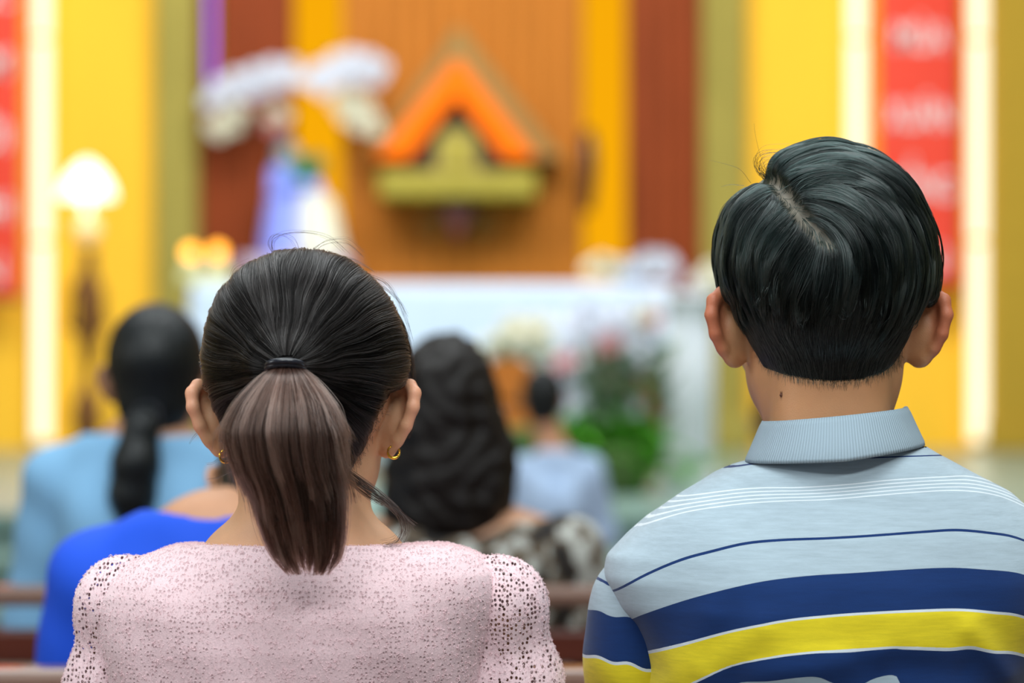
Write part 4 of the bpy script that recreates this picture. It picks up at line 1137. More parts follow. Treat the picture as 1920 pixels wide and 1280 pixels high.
# sleeves
sleeves = []
slv = [(1040, 950), (1099, 996.5), (1105, 1001), (1158, 1066), (1240, 1138), (1330, 1208), (1400, 1262)]
for q, n in ((-1, 'l'), (1, 'r')):
    A = np.array((mc[0] + q * .137, DM, PZ(1085, DM) - .028 + (.016 if q > 0 else 0))); B = np.array((mc[0] + q * .143, DM + .03, .745)); J['el' + n] = B
    J['sh' + n] = A + np.array((-q * .008, 0, -.004)); 
    gq = Grid(np.minimum(A, B) - np.array((.09, .09, .03)), np.maximum(A, B) + np.array((.09, .09, .09)), .003)
    gq.cap(A, B, .0475, .054, .01); gq.cap(A + np.array((q * .008, -.006, .012)), A + np.array((q * .012, -.004, -.03)), .036, .04, .02)
    Xq, Yq, Zq = gq.pts()
    ang = np.arctan2(Yq - DM, Xq - A[0])
    gq.F -= (.0022 * np.sin(ang * 5 + 1.2 + Zq * 12) * sstep(A[2] + .02, A[2] - .09, Zq)).astype(F32)
    gq.F = smax(gq.F, (.77 - Zq).astype(F32), .004); sleeves.append(gq)
    def sv(V, A=A, q=q):
        py = 640 + (CAMZ - V[:, 2]) * FP / 2.22
        droop = 46 * sstep(-.05, .06, (V[:, 0] - A[0]) * -q) + 3 * np.sin((V[:, 0]) * 260)
        return {'stripe': np.interp(py - droop + 12, [p[0] for p in slv], [p[1] for p in slv])}
    sl, Vq, Qq = garment(gq, 'sleeve', M_polo, shirt, 2, sv)
covers = [gs] + sleeves; zone = lambda P: (P[:, 2] > .79) & (P[:, 2] < PZ(868, DS)) & (P[:, 1] < DM + .16)
under(g, covers, zone)
V1, Q1 = g.mesh(2)
lo, hi = bounds(J); gb = Grid(lo, hi, .0055)
add_neck(gb, T, J['nb'], .0430, .0465); full_body(gb, J)
under(gb, covers, zone)
V2, Q2 = gb.mesh(2)
V2, Q2 = drop(V2, Q2, V2[:, 2] < mc[2] - .15)
VB = np.vstack([V1, V2]); QB = np.vstack([Q1, Q2 + len(V1)])
col = tones(VB, mc, np.eye(3), 1, (200, 146, 104), ear=(190, 112, 80))
mole, ok = ray_hit(g, [1465], [741], 2.0, 2.4)
w = 1 - sstep(.0014, .0026, np.linalg.norm((VB - mole[0]) * np.array((1.4, 1, .8)), axis=1)); col = col * (1 - w[:, None]) + np.array(lin(84, 44, 26)) * w[:, None]
mesh_np('body', VB, QB, True, man, M_skin_man, {'tone': col})
mb = MB().lathe([(.0002, -.0012), (.0014, -.0006), (.0017, .0004), (.0009, .0014), (.0001, .0016)], tuple(mole[0] + np.array((0, -.0002, 0))), 10, .9, .5)
mb.build('mole', plain('mole_brown', (92, 50, 30), rough=.6), man)

# ribbed collar
m, nt, b, out = new_mat('ribbed_collar_knit'); M_rib = m
a = nt.nodes.new('ShaderNodeAttribute'); a.attribute_name = 'rib'
mt = nt.nodes.new('ShaderNodeMath'); mt.operation = 'SINE'; nt.links.new(a.outputs['Fac'], mt.inputs[0])
m2 = nt.nodes.new('ShaderNodeMapRange'); m2.inputs[1].default_value = -1; m2.inputs[3].default_value = .84; m2.inputs[4].default_value = 1.06; nt.links.new(mt.outputs[0], m2.inputs[0])
hs = nt.nodes.new('ShaderNodeHueSaturation'); hs.inputs['Color'].default_value = lin(156, 176, 190); nt.links.new(m2.outputs[0], hs.inputs['Value'])
nt.links.new(hs.outputs[0], b.inputs['Base Color']); b.inputs['Roughness'].default_value = .85
bp = nt.nodes.new('ShaderNodeBump'); bp.inputs['Strength'].default_value = .35; bp.inputs['Distance'].default_value = .0008
nt.links.new(mt.outputs[0], bp.inputs['Height']); nt.links.new(bp.outputs[0], b.inputs['Normal'])
nc = np.array((PX(1562, 2.235), 2.224))
rings = []                                            # (half width, half depth, z offset, outward)
ZT, ZB = PZ(779, 2.18), PZ(850, 2.165)
prof = [(.0525, .0545, ZT - .022), (.0530, .0550, ZT - .008), (.0545, .0565, ZT - .001), (.0565, .0590, ZT + .0005), (.0590, .0625, ZT - .004), (.0625, .067, ZT - .012), (.0665, .0710, ZT - .021), (.0695, .0722, ZB + .001), (.0700, .0726, ZB - .0022), (.0688, .0714, ZB - .0022), (.0640, .0690, ZT - .018), (.0570, .0610, ZT - .008)]
NA = 220; V = []; rib = []
for (rx, ry, zz_) in prof:
    for i in range(NA):
        th = math.radians(-90) + math.radians(-158 + 316 * i / (NA - 1))
        f_ = sstep(.2, 1.2, math.sin(th) + .1)        # towards the front the collar drops
        V.append((nc[0] + rx * math.cos(th) * (1 + .0 * f_), nc[1] + ry * math.sin(th) * (1 + .12 * f_), zz_ + rx * math.cos(th) * .10 - .034 * f_ - .008 * math.sin(th) * 0 - .0035 * (1 - abs(math.cos(th))) * (zz_ < ZT - .005)))
        rib.append(i * 4.6)
V = np.array(V); k = len(prof); Q = []
for j in range(k):
    j2 = (j + 1) % k
    for i in range(NA - 1): Q.append((j * NA + i, j * NA + i + 1, j2 * NA + i + 1, j2 * NA + i))
mesh_np('collar', V, np.array(Q), True, shirt, M_rib, {'rib': np.array(rib) * 1.0})
gt = Grid((mc[0] - .26, DM - .2, .0), (mc[0] + .26, DM + .6, .72), .006)
for n in 'lr': add_leg(gt, J, n, .009)
gt.ell(J['pel'], (.175, .128, .115), .04); gt.F = np.maximum(gt.F, (.10 - gt.pts()[2]).astype(F32))
garment(gt, 'trousers', M_trouser, man, 3)
for n in 'lr':
    a, t = J['an' + n], J['to' + n]; gk = Grid(np.minimum(a, t) - .09, np.maximum(a, t) + .09, .005); gk.lo[2] = -.01
    add_foot(gk, J, n, .007); gk.F = np.maximum(gk.F, (gk.pts()[2] - .085).astype(F32)); garment(gk, 'shoe', M_shoe, man, 2)
# ================================================================ PERSON IN THE PINK CARDIGAN
DW = 2.25
wc = np.array((PX(572, DW), DW, PZ(790, DW)))
woman = empty('person', (wc[0], DW, 0), 'person with a brown black ponytail and gold hoop earrings in a pink lacy knit cardigan', 'person')
J = joints(wc[0], DW, .948, .135)
g = Grid(wc + np.array((-.15, -.135, -.165)), wc + np.array((.15, .145, .15)), .0021)
T = add_skull(g, wc, s=.96, jaw=.96)
add_neck(g, T, J['nb'], .0430, .0455, .95)
add_torso(g, J)
g.cap((wc[0] - .045, DW - .015, 1.022), (wc[0] + .045, DW - .015, 1.022), .036, .036, .03)
skull = g.copy()
for q in (-1, 1): add_ear(g, wc, q, s=1.0, out=(.62, -.78), lean=.30, ax=.066, ay=.0, width=.92, z0=.001)
# ---- hair drawn back to the tie
sil = [(397, 650), (400, 705), (402, 600), (413, 560), (438, 522), (476, 494), (518, 479), (560, 474), (608, 478), (650, 491), (690, 520), (722, 556), (744, 596), (758, 640), (764, 685), (760, 720),
       (738, 770), (704, 830), (660, 875), (580, 895), (490, 880), (436, 820), (402, 760)]
hc = np.array((PX(576, DW), DW - .010, PZ(670, DW)))
tab = polar_table(sil, DW, (576, 670)); tab = (tab[0], tab[1] * .968)
gh = skull.copy(); X_, Y_, Z_ = gh.pts()
thick = .005 * sstep(PZ(930, DW), PZ(820, DW), Z_) + .0012
gh.F = smin(hair_ell((X_, Y_, Z_), hc, tab, .083 / .098, .083).astype(F32), (skull.F - thick).astype(F32), .015)
tie, _ = ray_hit(gh, [538], [690], 2.05, 2.3); tie = tie[0]
gh.ell(tie + np.array((0, .002, .004)), (.022, .016, .02), .03)                    # gathered knot of hair under the tie
line = [(300, 740), (392, 735), (408, 780), (428, 830), (452, 880), (490, 912), (540, 926), (590, 926), (640, 905), (672, 850), (694, 800), (712, 760), (724, 732), (760, 728), (860, 730)]
hairline_clip(gh, line, DW - .06, wc, .07, .005, .030)
Vh, Qh = gh.mesh(2)
M_cap_w = plain('dark_brown_hair_mass', (20, 16, 16), rough=.5, spec=.3)
hair_w = mesh_np('hair', Vh, Qh, True, woman, M_cap_w)
tie3, _ = ray_hit(gh, [538], [690], 2.03, 2.3); tie3 = tie3[0]
def flow_w(P, i):
    d = tie3 - P; L = np.linalg.norm(d, axis=1, keepdims=True); d = d / np.maximum(L, 1e-4)
    # far from the tie the hair first sweeps back round the head, then turns to the knot
    side = np.stack([np.zeros(len(P)), -np.ones(len(P)), .25 * np.ones(len(P))], 1)
    w = sstep(DW - .03, DW + .05, P[:, 1])[:, None]
    wob = .10 * np.sin(P[:, [0]] * 160 + P[:, [2]] * 120) * np.cross(d, [0, 1, 0])
    sag = np.array((0, 0, -.22)) * sstep(.03, .09, L) * (P[:, [2]] > tie3[2])
    return d * (1 - w) + side * w + wob + sag * 0
N = 30000
P0 = surf_points(Vh, Qh, N); P0 = P0[(P0[:, 1] < DW + .08) & (skull.sample(P0) > -.002)]
N = len(P0); mS = 60; u = np.linspace(0, 1, mS)[None]
off = .0004 + .0020 * rng.random((N, 1)) ** 1.5 * np.sin(math.pi * np.clip(u * .9 + .08, 0, 1)) + .0006 * np.sin(P0[:, [0]] * 420 + P0[:, [2]] * 260)
L = rng.uniform(.05, .16, N)
T_, stop = trace(gh, P0, off, flow_w, .0029, mS, lambda P, i: (np.linalg.norm(P - tie3, axis=1) < .012) | (i * .0029 > L))
S = resample(T_, stop, 12); S = S[np.linalg.norm(S[:, -1] - S[:, 0], axis=1) > .006]
S = clump(S, 1100, .5, .7, .0016, hc)
M_hair_w = hair_mat('dark_brown_hair', (14, 10, 9), .28, .5, 1.42)
strands('hair_strands', S, M_hair_w, hair_w, .00016, .00008, tint=clump.tint)
# fine growing-out hairs at the nape and over the crown
nl = np.array(line[3:-3], float); n_ = 1500; t_ = rng.random(n_) * (len(nl) - 1); i_ = t_.astype(int); f_ = (t_ - i_)[:, None]
pp = nl[i_] * (1 - f_) + nl[i_ + 1] * f_ + rng.normal(0, 6, (n_, 2)) + np.array((0, 3))
hp, ok = ray_hit(skull, pp[:, 0], pp[:, 1], 2.05, 2.33); hp = hp[ok]; nn = skull.normal(hp)
dd = tie3 - hp; dd -= nn * (dd * nn).sum(1, keepdims=True); dd /= np.linalg.norm(dd, axis=1, keepdims=True); dd += rng.normal(0, .2, dd.shape)
Lh = rng.uniform(.008, .022, len(hp))[:, None, None]; u5 = np.linspace(0, 1, 6)[None, :, None]
strands('nape_hair', hp[:, None] + dd[:, None] * u5 * Lh + nn[:, None] * (.0004 + .003 * u5 * rng.random((len(hp), 1, 1))), M_hair_w, hair_w, .00010, .00004)

# ---- ponytail
cy0 = tie3[1] - .012
cen = [PT(538, 688, cy0), PT(536, 715, cy0 - .018), PT(533, 760, cy0 - .030), PT(531, 810, cy0 - .034), PT(540, 870, cy0 - .030), PT(558, 930, cy0 - .022), PT(567, 990, cy0 - .014), PT(574, 1040, cy0 - .012), PT(578, 1078, cy0 - .012)]
wid = np.array([.0105, .022, .036, .0435, .0405, .0365, .0335, .028, .016]); dep = np.array([.010, .015, .021, .024, .024, .022, .018, .014, .008])
K = 40; cc = catmull(cen, K); ww = np.interp(np.linspace(0, 8, K), range(9), wid); de = np.interp(np.linspace(0, 8, K), range(9), dep)
mb = MB(); V = []; F = []
for j in range(K - 11):
    for i in range(24):
        a = 2 * math.pi * i / 24; V.append((cc[j, 0] + .84 * ww[j] * math.cos(a), cc[j, 1] + .8 * de[j] * math.sin(a), cc[j, 2]))
for j in range(K - 12):
    for i in range(24): F.append((j * 24 + i, (j + 1) * 24 + i, (j + 1) * 24 + (i + 1) % 24, j * 24 + (i + 1) % 24))
F.append(tuple(range(24))); F.append(tuple((K - 12) * 24 + i for i in range(24))[::-1])
M_tail = plain('ponytail_mass', (30, 22, 20), rough=.5, spec=.3)
tail = mb.add(V, F, True).build('ponytail', M_tail, woman)
n = 16000
r_ = np.sqrt(rng.uniform(.2, 1, n)); ph = rng.uniform(0, 2 * math.pi, n)
outer = (r_ > .72) & (rng.random(n) < .75)
tend = np.where(outer, rng.normal(.62, .085, n), np.clip(rng.normal(.88, .07, n) + .05 * np.cos(ph * 2 + 1), .5, 1.06))
tend = np.where(rng.random(n) < .10, rng.uniform(.3, .6, n), tend)
r_ = np.where(rng.random(n) < .035, r_ * 1.16, r_)
kk = 20; u = np.linspace(0, 1, kk)[None] * np.clip(tend, .2, 1.0)[:, None] * (K - 1)
i_ = np.clip(u.astype(int), 0, K - 2); f_ = u - i_
ip = lambda A: A[i_] * (1 - f_) + A[i_ + 1] * f_
ci = rng.integers(0, 170, n)                                                       # each strand belongs to a lock
w1 = rng.normal(0, 1, (170, 1))[ci] + .4 * rng.normal(0, 1, (n, 1)); w2 = rng.uniform(0, 6.3, (170, 1))[ci]
wig = .0022 * np.sin(u / K * 8 + w2) * w1 * np.linspace(0, 1, kk)[None]
edge = rng.random(n) < .045; tend = np.where(edge, rng.uniform(.34, .54, n), tend); ph = np.where(edge, np.where(rng.random(n) < .5, 0, math.pi) + rng.normal(0, .45, n), ph); r_ = np.where(edge, rng.uniform(.9, 1.06, n), r_)
u = np.linspace(0, 1, kk)[None] * np.clip(tend, .2, 1)[:, None] * (K - 1); i_ = np.clip(u.astype(int), 0, K - 2); f_ = u - i_
ca = np.cos(ph) * r_; sa = np.sin(ph) * r_
px_ = ip(cc[:, 0]) + ca[:, None] * ip(ww) + wig; py_ = ip(cc[:, 1]) + sa[:, None] * ip(de) + wig * .5; pz_ = ip(cc[:, 2]) + 0 * wig
flare = np.where(tend < .75, rng.uniform(-.3, 1, n) ** 3, 0) * np.where(edge, .018, .013)
t3 = np.linspace(0, 1, kk)[None] ** 3
px_ += (ca * flare)[:, None] * t3; py_ += (np.minimum(sa, 0) * np.abs(flare))[:, None] * t3
S = np.stack([px_, py_, pz_], 2)
S = clump(S, 520, .55, .8)
M_hair_t = hair_mat('ponytail_hair', (68, 49, 42), .28, .6, 1.5)
strands('ponytail_strands', S, M_hair_t, tail, .00016, .00006, tint=clump.tint)
# ---- hair tie
mb = MB()
for dz, rr_ in ((.0008, .0118), (-.0018, .0124)):
    pts = [(tie3[0] + rr_ * 1.12 * math.cos(a), cy0 - .001 + .9 * rr_ * math.sin(a) - dz * .9, PZ(687, cy0) + dz + .0035 * (math.sin(a) * -1)) for a in np.linspace(0, 2 * math.pi, 33)]
    mb.tube(pts, .0024, 8)
mb.build('hair_tie', plain('black_elastic', (26, 28, 38), rough=.25, spec=.6), woman)
# ---- loose hairs
def locks(paths, n, spread, D0, k=16):
    out_ = []
    for pts, w in paths:
        for _ in range(int(n * w)):
            j = rng.normal(0, spread, (len(pts), 2)).cumsum(0) * .6
            out_.append(catmull([PT(p[0] + j[a, 0], p[1] + j[a, 1], (p[2] if len(p) > 2 else D0) + rng.normal(0, .0015)) for a, p in enumerate(pts)], k))
    return np.array(out_)
S = locks([([(744, 585, 2.26), (758, 620, 2.26), (768, 670, 2.255), (771, 720, 2.25), (768, 760, 2.25)], 1.0), ([(735, 570, 2.25), (757, 610, 2.25), (772, 665, 2.25), (775, 720, 2.25), (772, 790, 2.25), (762, 820, 2.25)], .6)], 34, 1.6, 2.25)
strands('loose_strands', S, M_hair_w, hair_w, .00013, .00006)
S = locks([([(648, 885, 2.19), (690, 920, 2.185), (740, 955, 2.18), (775, 985, 2.18)], 1.0), ([(650, 880, 2.19), (700, 915, 2.185), (742, 950, 2.18), (757, 985, 2.18), (748, 1012, 2.18), (722, 1022, 2.175)], 1.1),
           ([(655, 895, 2.19), (700, 925, 2.185), (735, 950, 2.18), (758, 975, 2.18), (762, 1000, 2.18)], .7), ([(640, 890, 2.19), (690, 930, 2.19), (720, 945, 2.19)], 1.0)], 26, 3.4, 2.18)
strands('neck_wisps', S, M_hair_w, hair_w, .00012, .00005)
S = locks([([(516, 478), (508, 455), (520, 438), (548, 446), (560, 470)], 1), ([(512, 476), (512, 450), (535, 436), (580, 434), (620, 446), (648, 470)], 1.6), ([(580, 475), (610, 455), (650, 452), (680, 480)], 1.6), ([(430, 522), (440, 500), (470, 488)], 1.2),
           ([(620, 480), (660, 485), (700, 505)], 1.5), ([(690, 515), (730, 540), (760, 600), (772, 640)], 2.2), ([(700, 525), (745, 560), (764, 590)], 1.4), ([(395, 600), (384, 640), (388, 680)], 1.2), ([(384, 800), (360, 818), (350, 830)], .6), ([(430, 845), (400, 868), (384, 872)], .8), ([(440, 880), (410, 896), (392, 897)], .8),
           ([(480, 690), (440, 740), (415, 775)], 2), ([(470, 900), (480, 960), (470, 1000), (500, 1030)], 1.5)], 4, 3.2, 2.235)
strands('stray_hair', S, M_hair_w, hair_w, .00009, .00005)
# ---- hoop earrings
M_goldj = plain('polished_gold', (236, 186, 70), rough=.16, metal=1)
for (px, py, rr_) in ((738, 847, .0046), (423, 855, .0046)):
    c = np.array(PT(px, py, DW - .018)); pts = [tuple(c + rr_ * np.array((math.cos(a), .25 * math.cos(a), 1.05 * math.sin(a)))) for a in np.linspace(0, 2 * math.pi, 25)]
    MB().tube(pts, [.0008 + .0005 * max(0, -math.sin(a)) for a in np.linspace(0, 2 * math.pi, 25)], 8).build('hoop_earring', M_goldj, woman)

# ---- pink knit cardigan
rows = [(1560, 212, 908, 2.150, 2.39), (1280, 196, 912, 2.136, 2.385), (1200, 190, 928, 2.132, 2.378), (1140, 188, 938, 2.133, 2.37), (1110, 192, 943, 2.136, 2.365), (1085, 205, 942, 2.140, 2.36), (1068, 224, 936, 2.144, 2.352), (1050, 250, 915, 2.149, 2.344), (1036, 288, 892, 2.154, 2.336), (1024, 318, 858, 2.160, 2.328), (1012, 345, 825, 2.166, 2.32), (990, 375, 790, 2.175, 2.31)]
zt = np.array([PZ(r[0], DS) for r in rows]); tl = np.array([PX(r[1], DS) for r in rows]); tr = np.array([PX(r[2], DS) for r in rows]); tb = np.array([r[3] for r in rows]); tf = np.array([r[4] for r in rows])
def cdisp(x, z): return .0014 * np.sin(x * 34 + 2) * np.sin(z * 30) + .0009 * np.sin(x * 80 + z * 60) - .003 * np.exp(-((x - wc[0]) / .02) ** 2) * sstep(.9, 1.02, z)
gs = Grid((wc[0] - .20, 2.08, .60), (wc[0] + .21, 2.43, PZ(1000, DS)), .0028)
gs.put(lambda P: slices(P, zt, tl, tr, tb, tf, 2.5, cdisp), gs.lo, gs.lo + gs.h * (gs.n - 1), 0, 'add', 0)
Xs, Ys, Zs = gs.pts()
ztop = PZ(1021, 2.165)
gs.F = smax(gs.F, (Zs + .05 * np.maximum(Ys - 2.165, 0) - (ztop - .0015 * np.cos((Xs - wc[0]) * 12) - .025 * sstep(DW + .01, DW + .1, Ys) * (np.abs(Xs - wc[0]) < .085))).astype(F32), .005)
def knit(name, scale, hole, transparent, rgb):
    m, nt, b, out = new_mat(name)
    tc = nt.nodes.new('ShaderNodeTexCoord'); mp = nt.nodes.new('ShaderNodeMapping'); mp.inputs['Scale'].default_value = (scale, scale * .25, scale * .82)
    nt.links.new(tc.outputs['Object'], mp.inputs[0])
    vo = nt.nodes.new('ShaderNodeTexVoronoi'); vo.feature = 'F1'; vo.inputs['Scale'].default_value = 1; vo.inputs['Randomness'].default_value = .55
    nt.links.new(mp.outputs[0], vo.inputs['Vector'])
    h = nt.nodes.new('ShaderNodeMapRange'); h.interpolation_type = 'SMOOTHSTEP'; h.inputs[1].default_value = hole * .55; h.inputs[2].default_value = hole * 1.25
    nt.links.new(vo.outputs['Distance'], h.inputs[0])
    # some cells are closed: their hole is knitted shut
    sp = nt.nodes.new('ShaderNodeSeparateColor'); nt.links.new(vo.outputs['Color'], sp.inputs[0])
    cl = nt.nodes.new('ShaderNodeMath'); cl.operation = 'GREATER_THAN'; cl.inputs[1].default_value = .90 if not transparent else .92; nt.links.new(sp.outputs[0], cl.inputs[0])
    mx = nt.nodes.new('ShaderNodeMath'); mx.operation = 'MAXIMUM'; nt.links.new(h.outputs[0], mx.inputs[0]); nt.links.new(cl.outputs[0], mx.inputs[1])
    nz = nt.nodes.new('ShaderNodeTexNoise'); nz.inputs['Scale'].default_value = 900; nz.inputs['Detail'].default_value = 4; nt.links.new(tc.outputs['Object'], nz.inputs[0])
    n2 = nt.nodes.new('ShaderNodeTexNoise'); n2.inputs['Scale'].default_value = 22; nt.links.new(tc.outputs['Object'], n2.inputs[0])
    v = nt.nodes.new('ShaderNodeMapRange'); v.inputs[1].default_value = .3; v.inputs[2].default_value = .7; v.inputs[3].default_value = .86; v.inputs[4].default_value = 1.08; nt.links.new(nz.outputs[0], v.inputs[0])
    dd_ = nt.nodes.new('ShaderNodeMapRange'); dd_.inputs[1].default_value = .05; dd_.inputs[2].default_value = .5; dd_.inputs[3].default_value = .84; dd_.inputs[4].default_value = 1.05; nt.links.new(vo.outputs['Distance'], dd_.inputs[0])
    vm = nt.nodes.new('ShaderNodeMath'); vm.operation = 'MULTIPLY'; nt.links.new(dd_.outputs[0], vm.inputs[0]); nt.links.new(v.outputs[0], vm.inputs[1])
    hs = nt.nodes.new('ShaderNodeHueSaturation'); hs.inputs['Color'].default_value = lin(*rgb); nt.links.new(vm.outputs[0], hs.inputs['Value'])
    c = nt.nodes.new('ShaderNodeMix'); c.data_type = 'RGBA'; c.inputs['A'].default_value = lin(208, 174, 180) if not transparent else lin(150, 112, 112)
    nt.links.new(mx.outputs[0], c.inputs['Factor']); nt.links.new(hs.outputs[0], c.inputs['B']); nt.links.new(c.outputs['Result'], b.inputs['Base Color'])
    b.inputs['Roughness'].default_value = .9; b.inputs['Specular IOR Level'].default_value = .15; b.inputs['Sheen Weight'].default_value = .25
    ad = nt.nodes.new('ShaderNodeMath'); ad.operation = 'MULTIPLY_ADD'; ad.inputs[1].default_value = .35; nt.links.new(nz.outputs[0], ad.inputs[0]); nt.links.new(mx.outputs[0], ad.inputs[2])
    bp = nt.nodes.new('ShaderNodeBump'); bp.inputs['Strength'].default_value = .55; bp.inputs['Distance'].default_value = .0013
    nt.links.new(ad.outputs[0], bp.inputs['Height']); nt.links.new(bp.outputs[0], b.inputs['Normal'])
    if transparent:
        tr_ = nt.nodes.new('ShaderNodeBsdfTransparent'); ms = nt.nodes.new('ShaderNodeMixShader')
        nt.links.new(mx.outputs[0], ms.inputs[0]); nt.links.new(tr_.outputs[0], ms.inputs[1]); nt.links.new(b.outputs[0], ms.inputs[2]); nt.links.new(ms.outputs[0], out.inputs[0])
    return m
M_knit = knit('pink_knit', 320, .27, False, (230, 200, 206)); M_lacek = knit('pink_open_lace', 320, .34, True, (230, 201, 207))
card, Vc, Qc = garment(gs, 'cardigan', M_knit, woman, 3)
def bits(V, Q, n, par, mat, nm):
    P = surf_points(V, Q, n); P = P[P[:, 1] < DW + .05]
    L = rng.uniform(.0009, .0024, len(P))[:, None, None]; a = rng.normal(0, 1, (len(P), 3)); a /= np.linalg.norm(a, axis=1, keepdims=True); b_ = np.cross(a, rng.normal(0, 1, (len(P), 3))); b_ /= np.linalg.norm(b_, axis=1, keepdims=True)
    th = np.linspace(0, 4.2, 7)[None, :, None]
    return strands(nm, P[:, None] + L * (a[:, None] * np.cos(th) * .6 + b_[:, None] * np.sin(th) * .6), mat, par, .00017, .00013)
M_yarn = plain('pink_yarn', (236, 207, 212), rough=.9, spec=.1)
bits(Vc, Qc, 42000, card, M_yarn, 'yarn_loops')
sleeves = []
for q, n in ((-1, 'l'), (1, 'r')):
    A = np.array((wc[0] + q * (.132 if q < 0 else .142), DW, .982)); B = np.array((wc[0] + q * .140, DW + .04, .72)); M_ = np.array((wc[0] + q * (.144 if q < 0 else .158), DW + .005, .925))
    J['sh' + n] = A + np.array((-q * .012, 0, -.006)); J['el' + n] = B; gq0 = None
    gq = Grid(np.minimum(np.minimum(A, B), M_) - np.array((.1, .1, .02)), np.maximum(np.maximum(A, B), M_) + np.array((.1, .1, .1)), .003)
    gq.cap(A, M_, .0430, .04555, .01).cap(M_, B, .0475, .046, .01); gq.ell(A + np.array((q * .012, -.004, .012)), (.036, .042, .034), .02)
    Xq, Yq, Zq = gq.pts(); ang = np.arctan2(Yq - DW, (Xq - A[0]) * q)
    gq.F -= (.0016 * np.sin(ang * 9 + Zq * 25)).astype(F32); gq.F = smax(gq.F, (.73 - Zq).astype(F32), .004); sleeves.append(gq)
    V, Q = gq.mesh(2); keep = np.ones(len(V), bool)
    sl = mesh_np('sleeve', V, Q, True, card, M_lacek); bits(V, Q, 12000, sl, M_yarn, 'yarn_loops')
gt = Grid((wc[0] - .26, DW - .2, .0), (wc[0] + .26, DW + .6, .72), .006)
for n in 'lr': add_leg(gt, J, n, .009)
gt.ell(J['pel'], (.175, .128, .115), .04); gt.F = np.maximum(gt.F, (.12 - gt.pts()[2]).astype(F32))
garment(gt, 'trousers', M_trouser, woman, 3)
for n in 'lr':
    a, t = J['an' + n], J['to' + n]; gk = Grid(np.minimum(a, t) - .09, np.maximum(a, t) + .09, .005); gk.lo[2] = -.01
    add_foot(gk, J, n, .007); gk.F = np.maximum(gk.F, (gk.pts()[2] - .085).astype(F32)); garment(gk, 'shoe', M_shoe, woman, 2)
covers = [gs] + sleeves; zone = lambda P: (P[:, 2] > .74) & (P[:, 2] < ztop - .007 - .06 * np.maximum(P[:, 1] - 2.165, 0)) & (P[:, 1] < DW + .16)
under(g, covers, zone)
V1, Q1 = g.mesh(2)
lo, hi = bounds(J); gb = Grid(lo, hi, .0055)
add_neck(gb, T, J['nb'], .0430, .0455, .95); full_body(gb, J)
under(gb, covers, zone)
V2, Q2 = gb.mesh(2); V2, Q2 = drop(V2, Q2, V2[:, 2] < wc[2] - .145)
VB = np.vstack([V1, V2]); QB = np.vstack([Q1, Q2 + len(V1)])
mesh_np('body', VB, QB, True, woman, M_skin_woman, {'tone': tones(VB, wc, np.eye(3), 1, (206, 158, 122), ear=(218, 156, 124))})

# ================================================================ PEOPLE IN THE PEWS AHEAD
M_hair_bg = plain('black_hair', (15, 20, 22), rough=.4, spec=.35, bump=.5, nscale=9, stretch=(12, 12, .8))
M_hair_bgb = plain('dark_brown_curls', (22, 17, 15), rough=.5, spec=.25, bump=.8, nscale=40)
def seated(label, x, D, crown, half, shirt_mat, hairfn, cat='person', s=1.0, bow=0.0, headx=0.0, headz=0.0, long_sleeve=True, hair_mat_=None, skin=(190, 138, 104), neck_cut=.03, dy=0.0, seat=.45, feet=True, shirt_name='blouse', extra=None):
    """a complete seated figure: body, hair, top, trousers, shoes"""
    zc = crown - .128 * s
    sz = zc - .215 * s + headz
    J = joints(x, D, sz, half, s)
    dz = seat - .45
    if dz:
        for k in ('pel', 'waist', 'chest'): J[k] = tuple(np.array(J[k]) + np.array((0, 0, dz if k == 'pel' else dz * .5)))
        for n in 'lr':
            for k in ('hip', 'kn', 'wr'): J[k + n] = J[k + n] + np.array((0, 0, dz))
    c = np.array((x + headx, D + dy, zc)); R = rotx(-bow)
    root = empty('person', (x, D, 0), label, cat)
    g = Grid((x - .30, D - .2, -.01), (x + .30, D + .72, zc + .2), .006)
    T = add_skull(g, c, R, s); 
    for q in (-1, 1): add_ear(g, c, q, R, s, out=(.6, -.7), lean=.15)
    add_neck(g, T, J['nb'], .050 * s, .053 * s, s); full_body(g, J)
    V, Q = g.mesh(2); mesh_np('body', V, Q, True, root, M_skin_bg, {'tone': tones(V, c, R, s, skin)})
    hairfn(root, c, R, s, hair_mat_ or M_hair_bg)
    gs = Grid((x - .32, D - .2, .48), (x + .32, D + .42, sz + .09), .006)
    add_torso(gs, J, .012)
    for n in 'lr': add_arm(gs, J, n, .012, 1.85 if long_sleeve else .62)
    Xs, Ys, Zs = gs.pts()
    rr_ = np.sqrt(((Xs - J['nb'][0] - headx * .3) / 1.25) ** 2 + (Ys - D) ** 2)
    gs.F = smax(gs.F, ((Zs - (J['nb'][2] - neck_cut)) * .7 - (rr_ - .062 * s)).astype(F32) * .8, .004)
    gs.F -= (.003 * np.sin(Xs * 40 + Zs * 22) * np.sin(Zs * 35)).astype(F32)
    garment(gs, shirt_name, shirt_mat, root, 3)
    gt = Grid((x - .28, D - .2, .0), (x + .28, D + .62, .74 + dz), .008)
    for n in 'lr': add_leg(gt, J, n, .010)
    gt.ell(J['pel'], (.178 * s, .13 * s, .115), .04); gt.F = np.maximum(gt.F, (.11 - gt.pts()[2]).astype(F32)); garment(gt, 'trousers', M_trouser, root, 3)
    for n in 'lr':
        a, t = J['an' + n], J['to' + n]; gk = Grid(np.minimum(a, t) - .09, np.maximum(a, t) + .09, .007); gk.lo[2] = -.01
        add_foot(gk, J, n, .008); gk.F = np.maximum(gk.F, (gk.pts()[2] - .085).astype(F32)); garment(gk, 'shoe', M_shoe, root, 2)
    return root, c, J
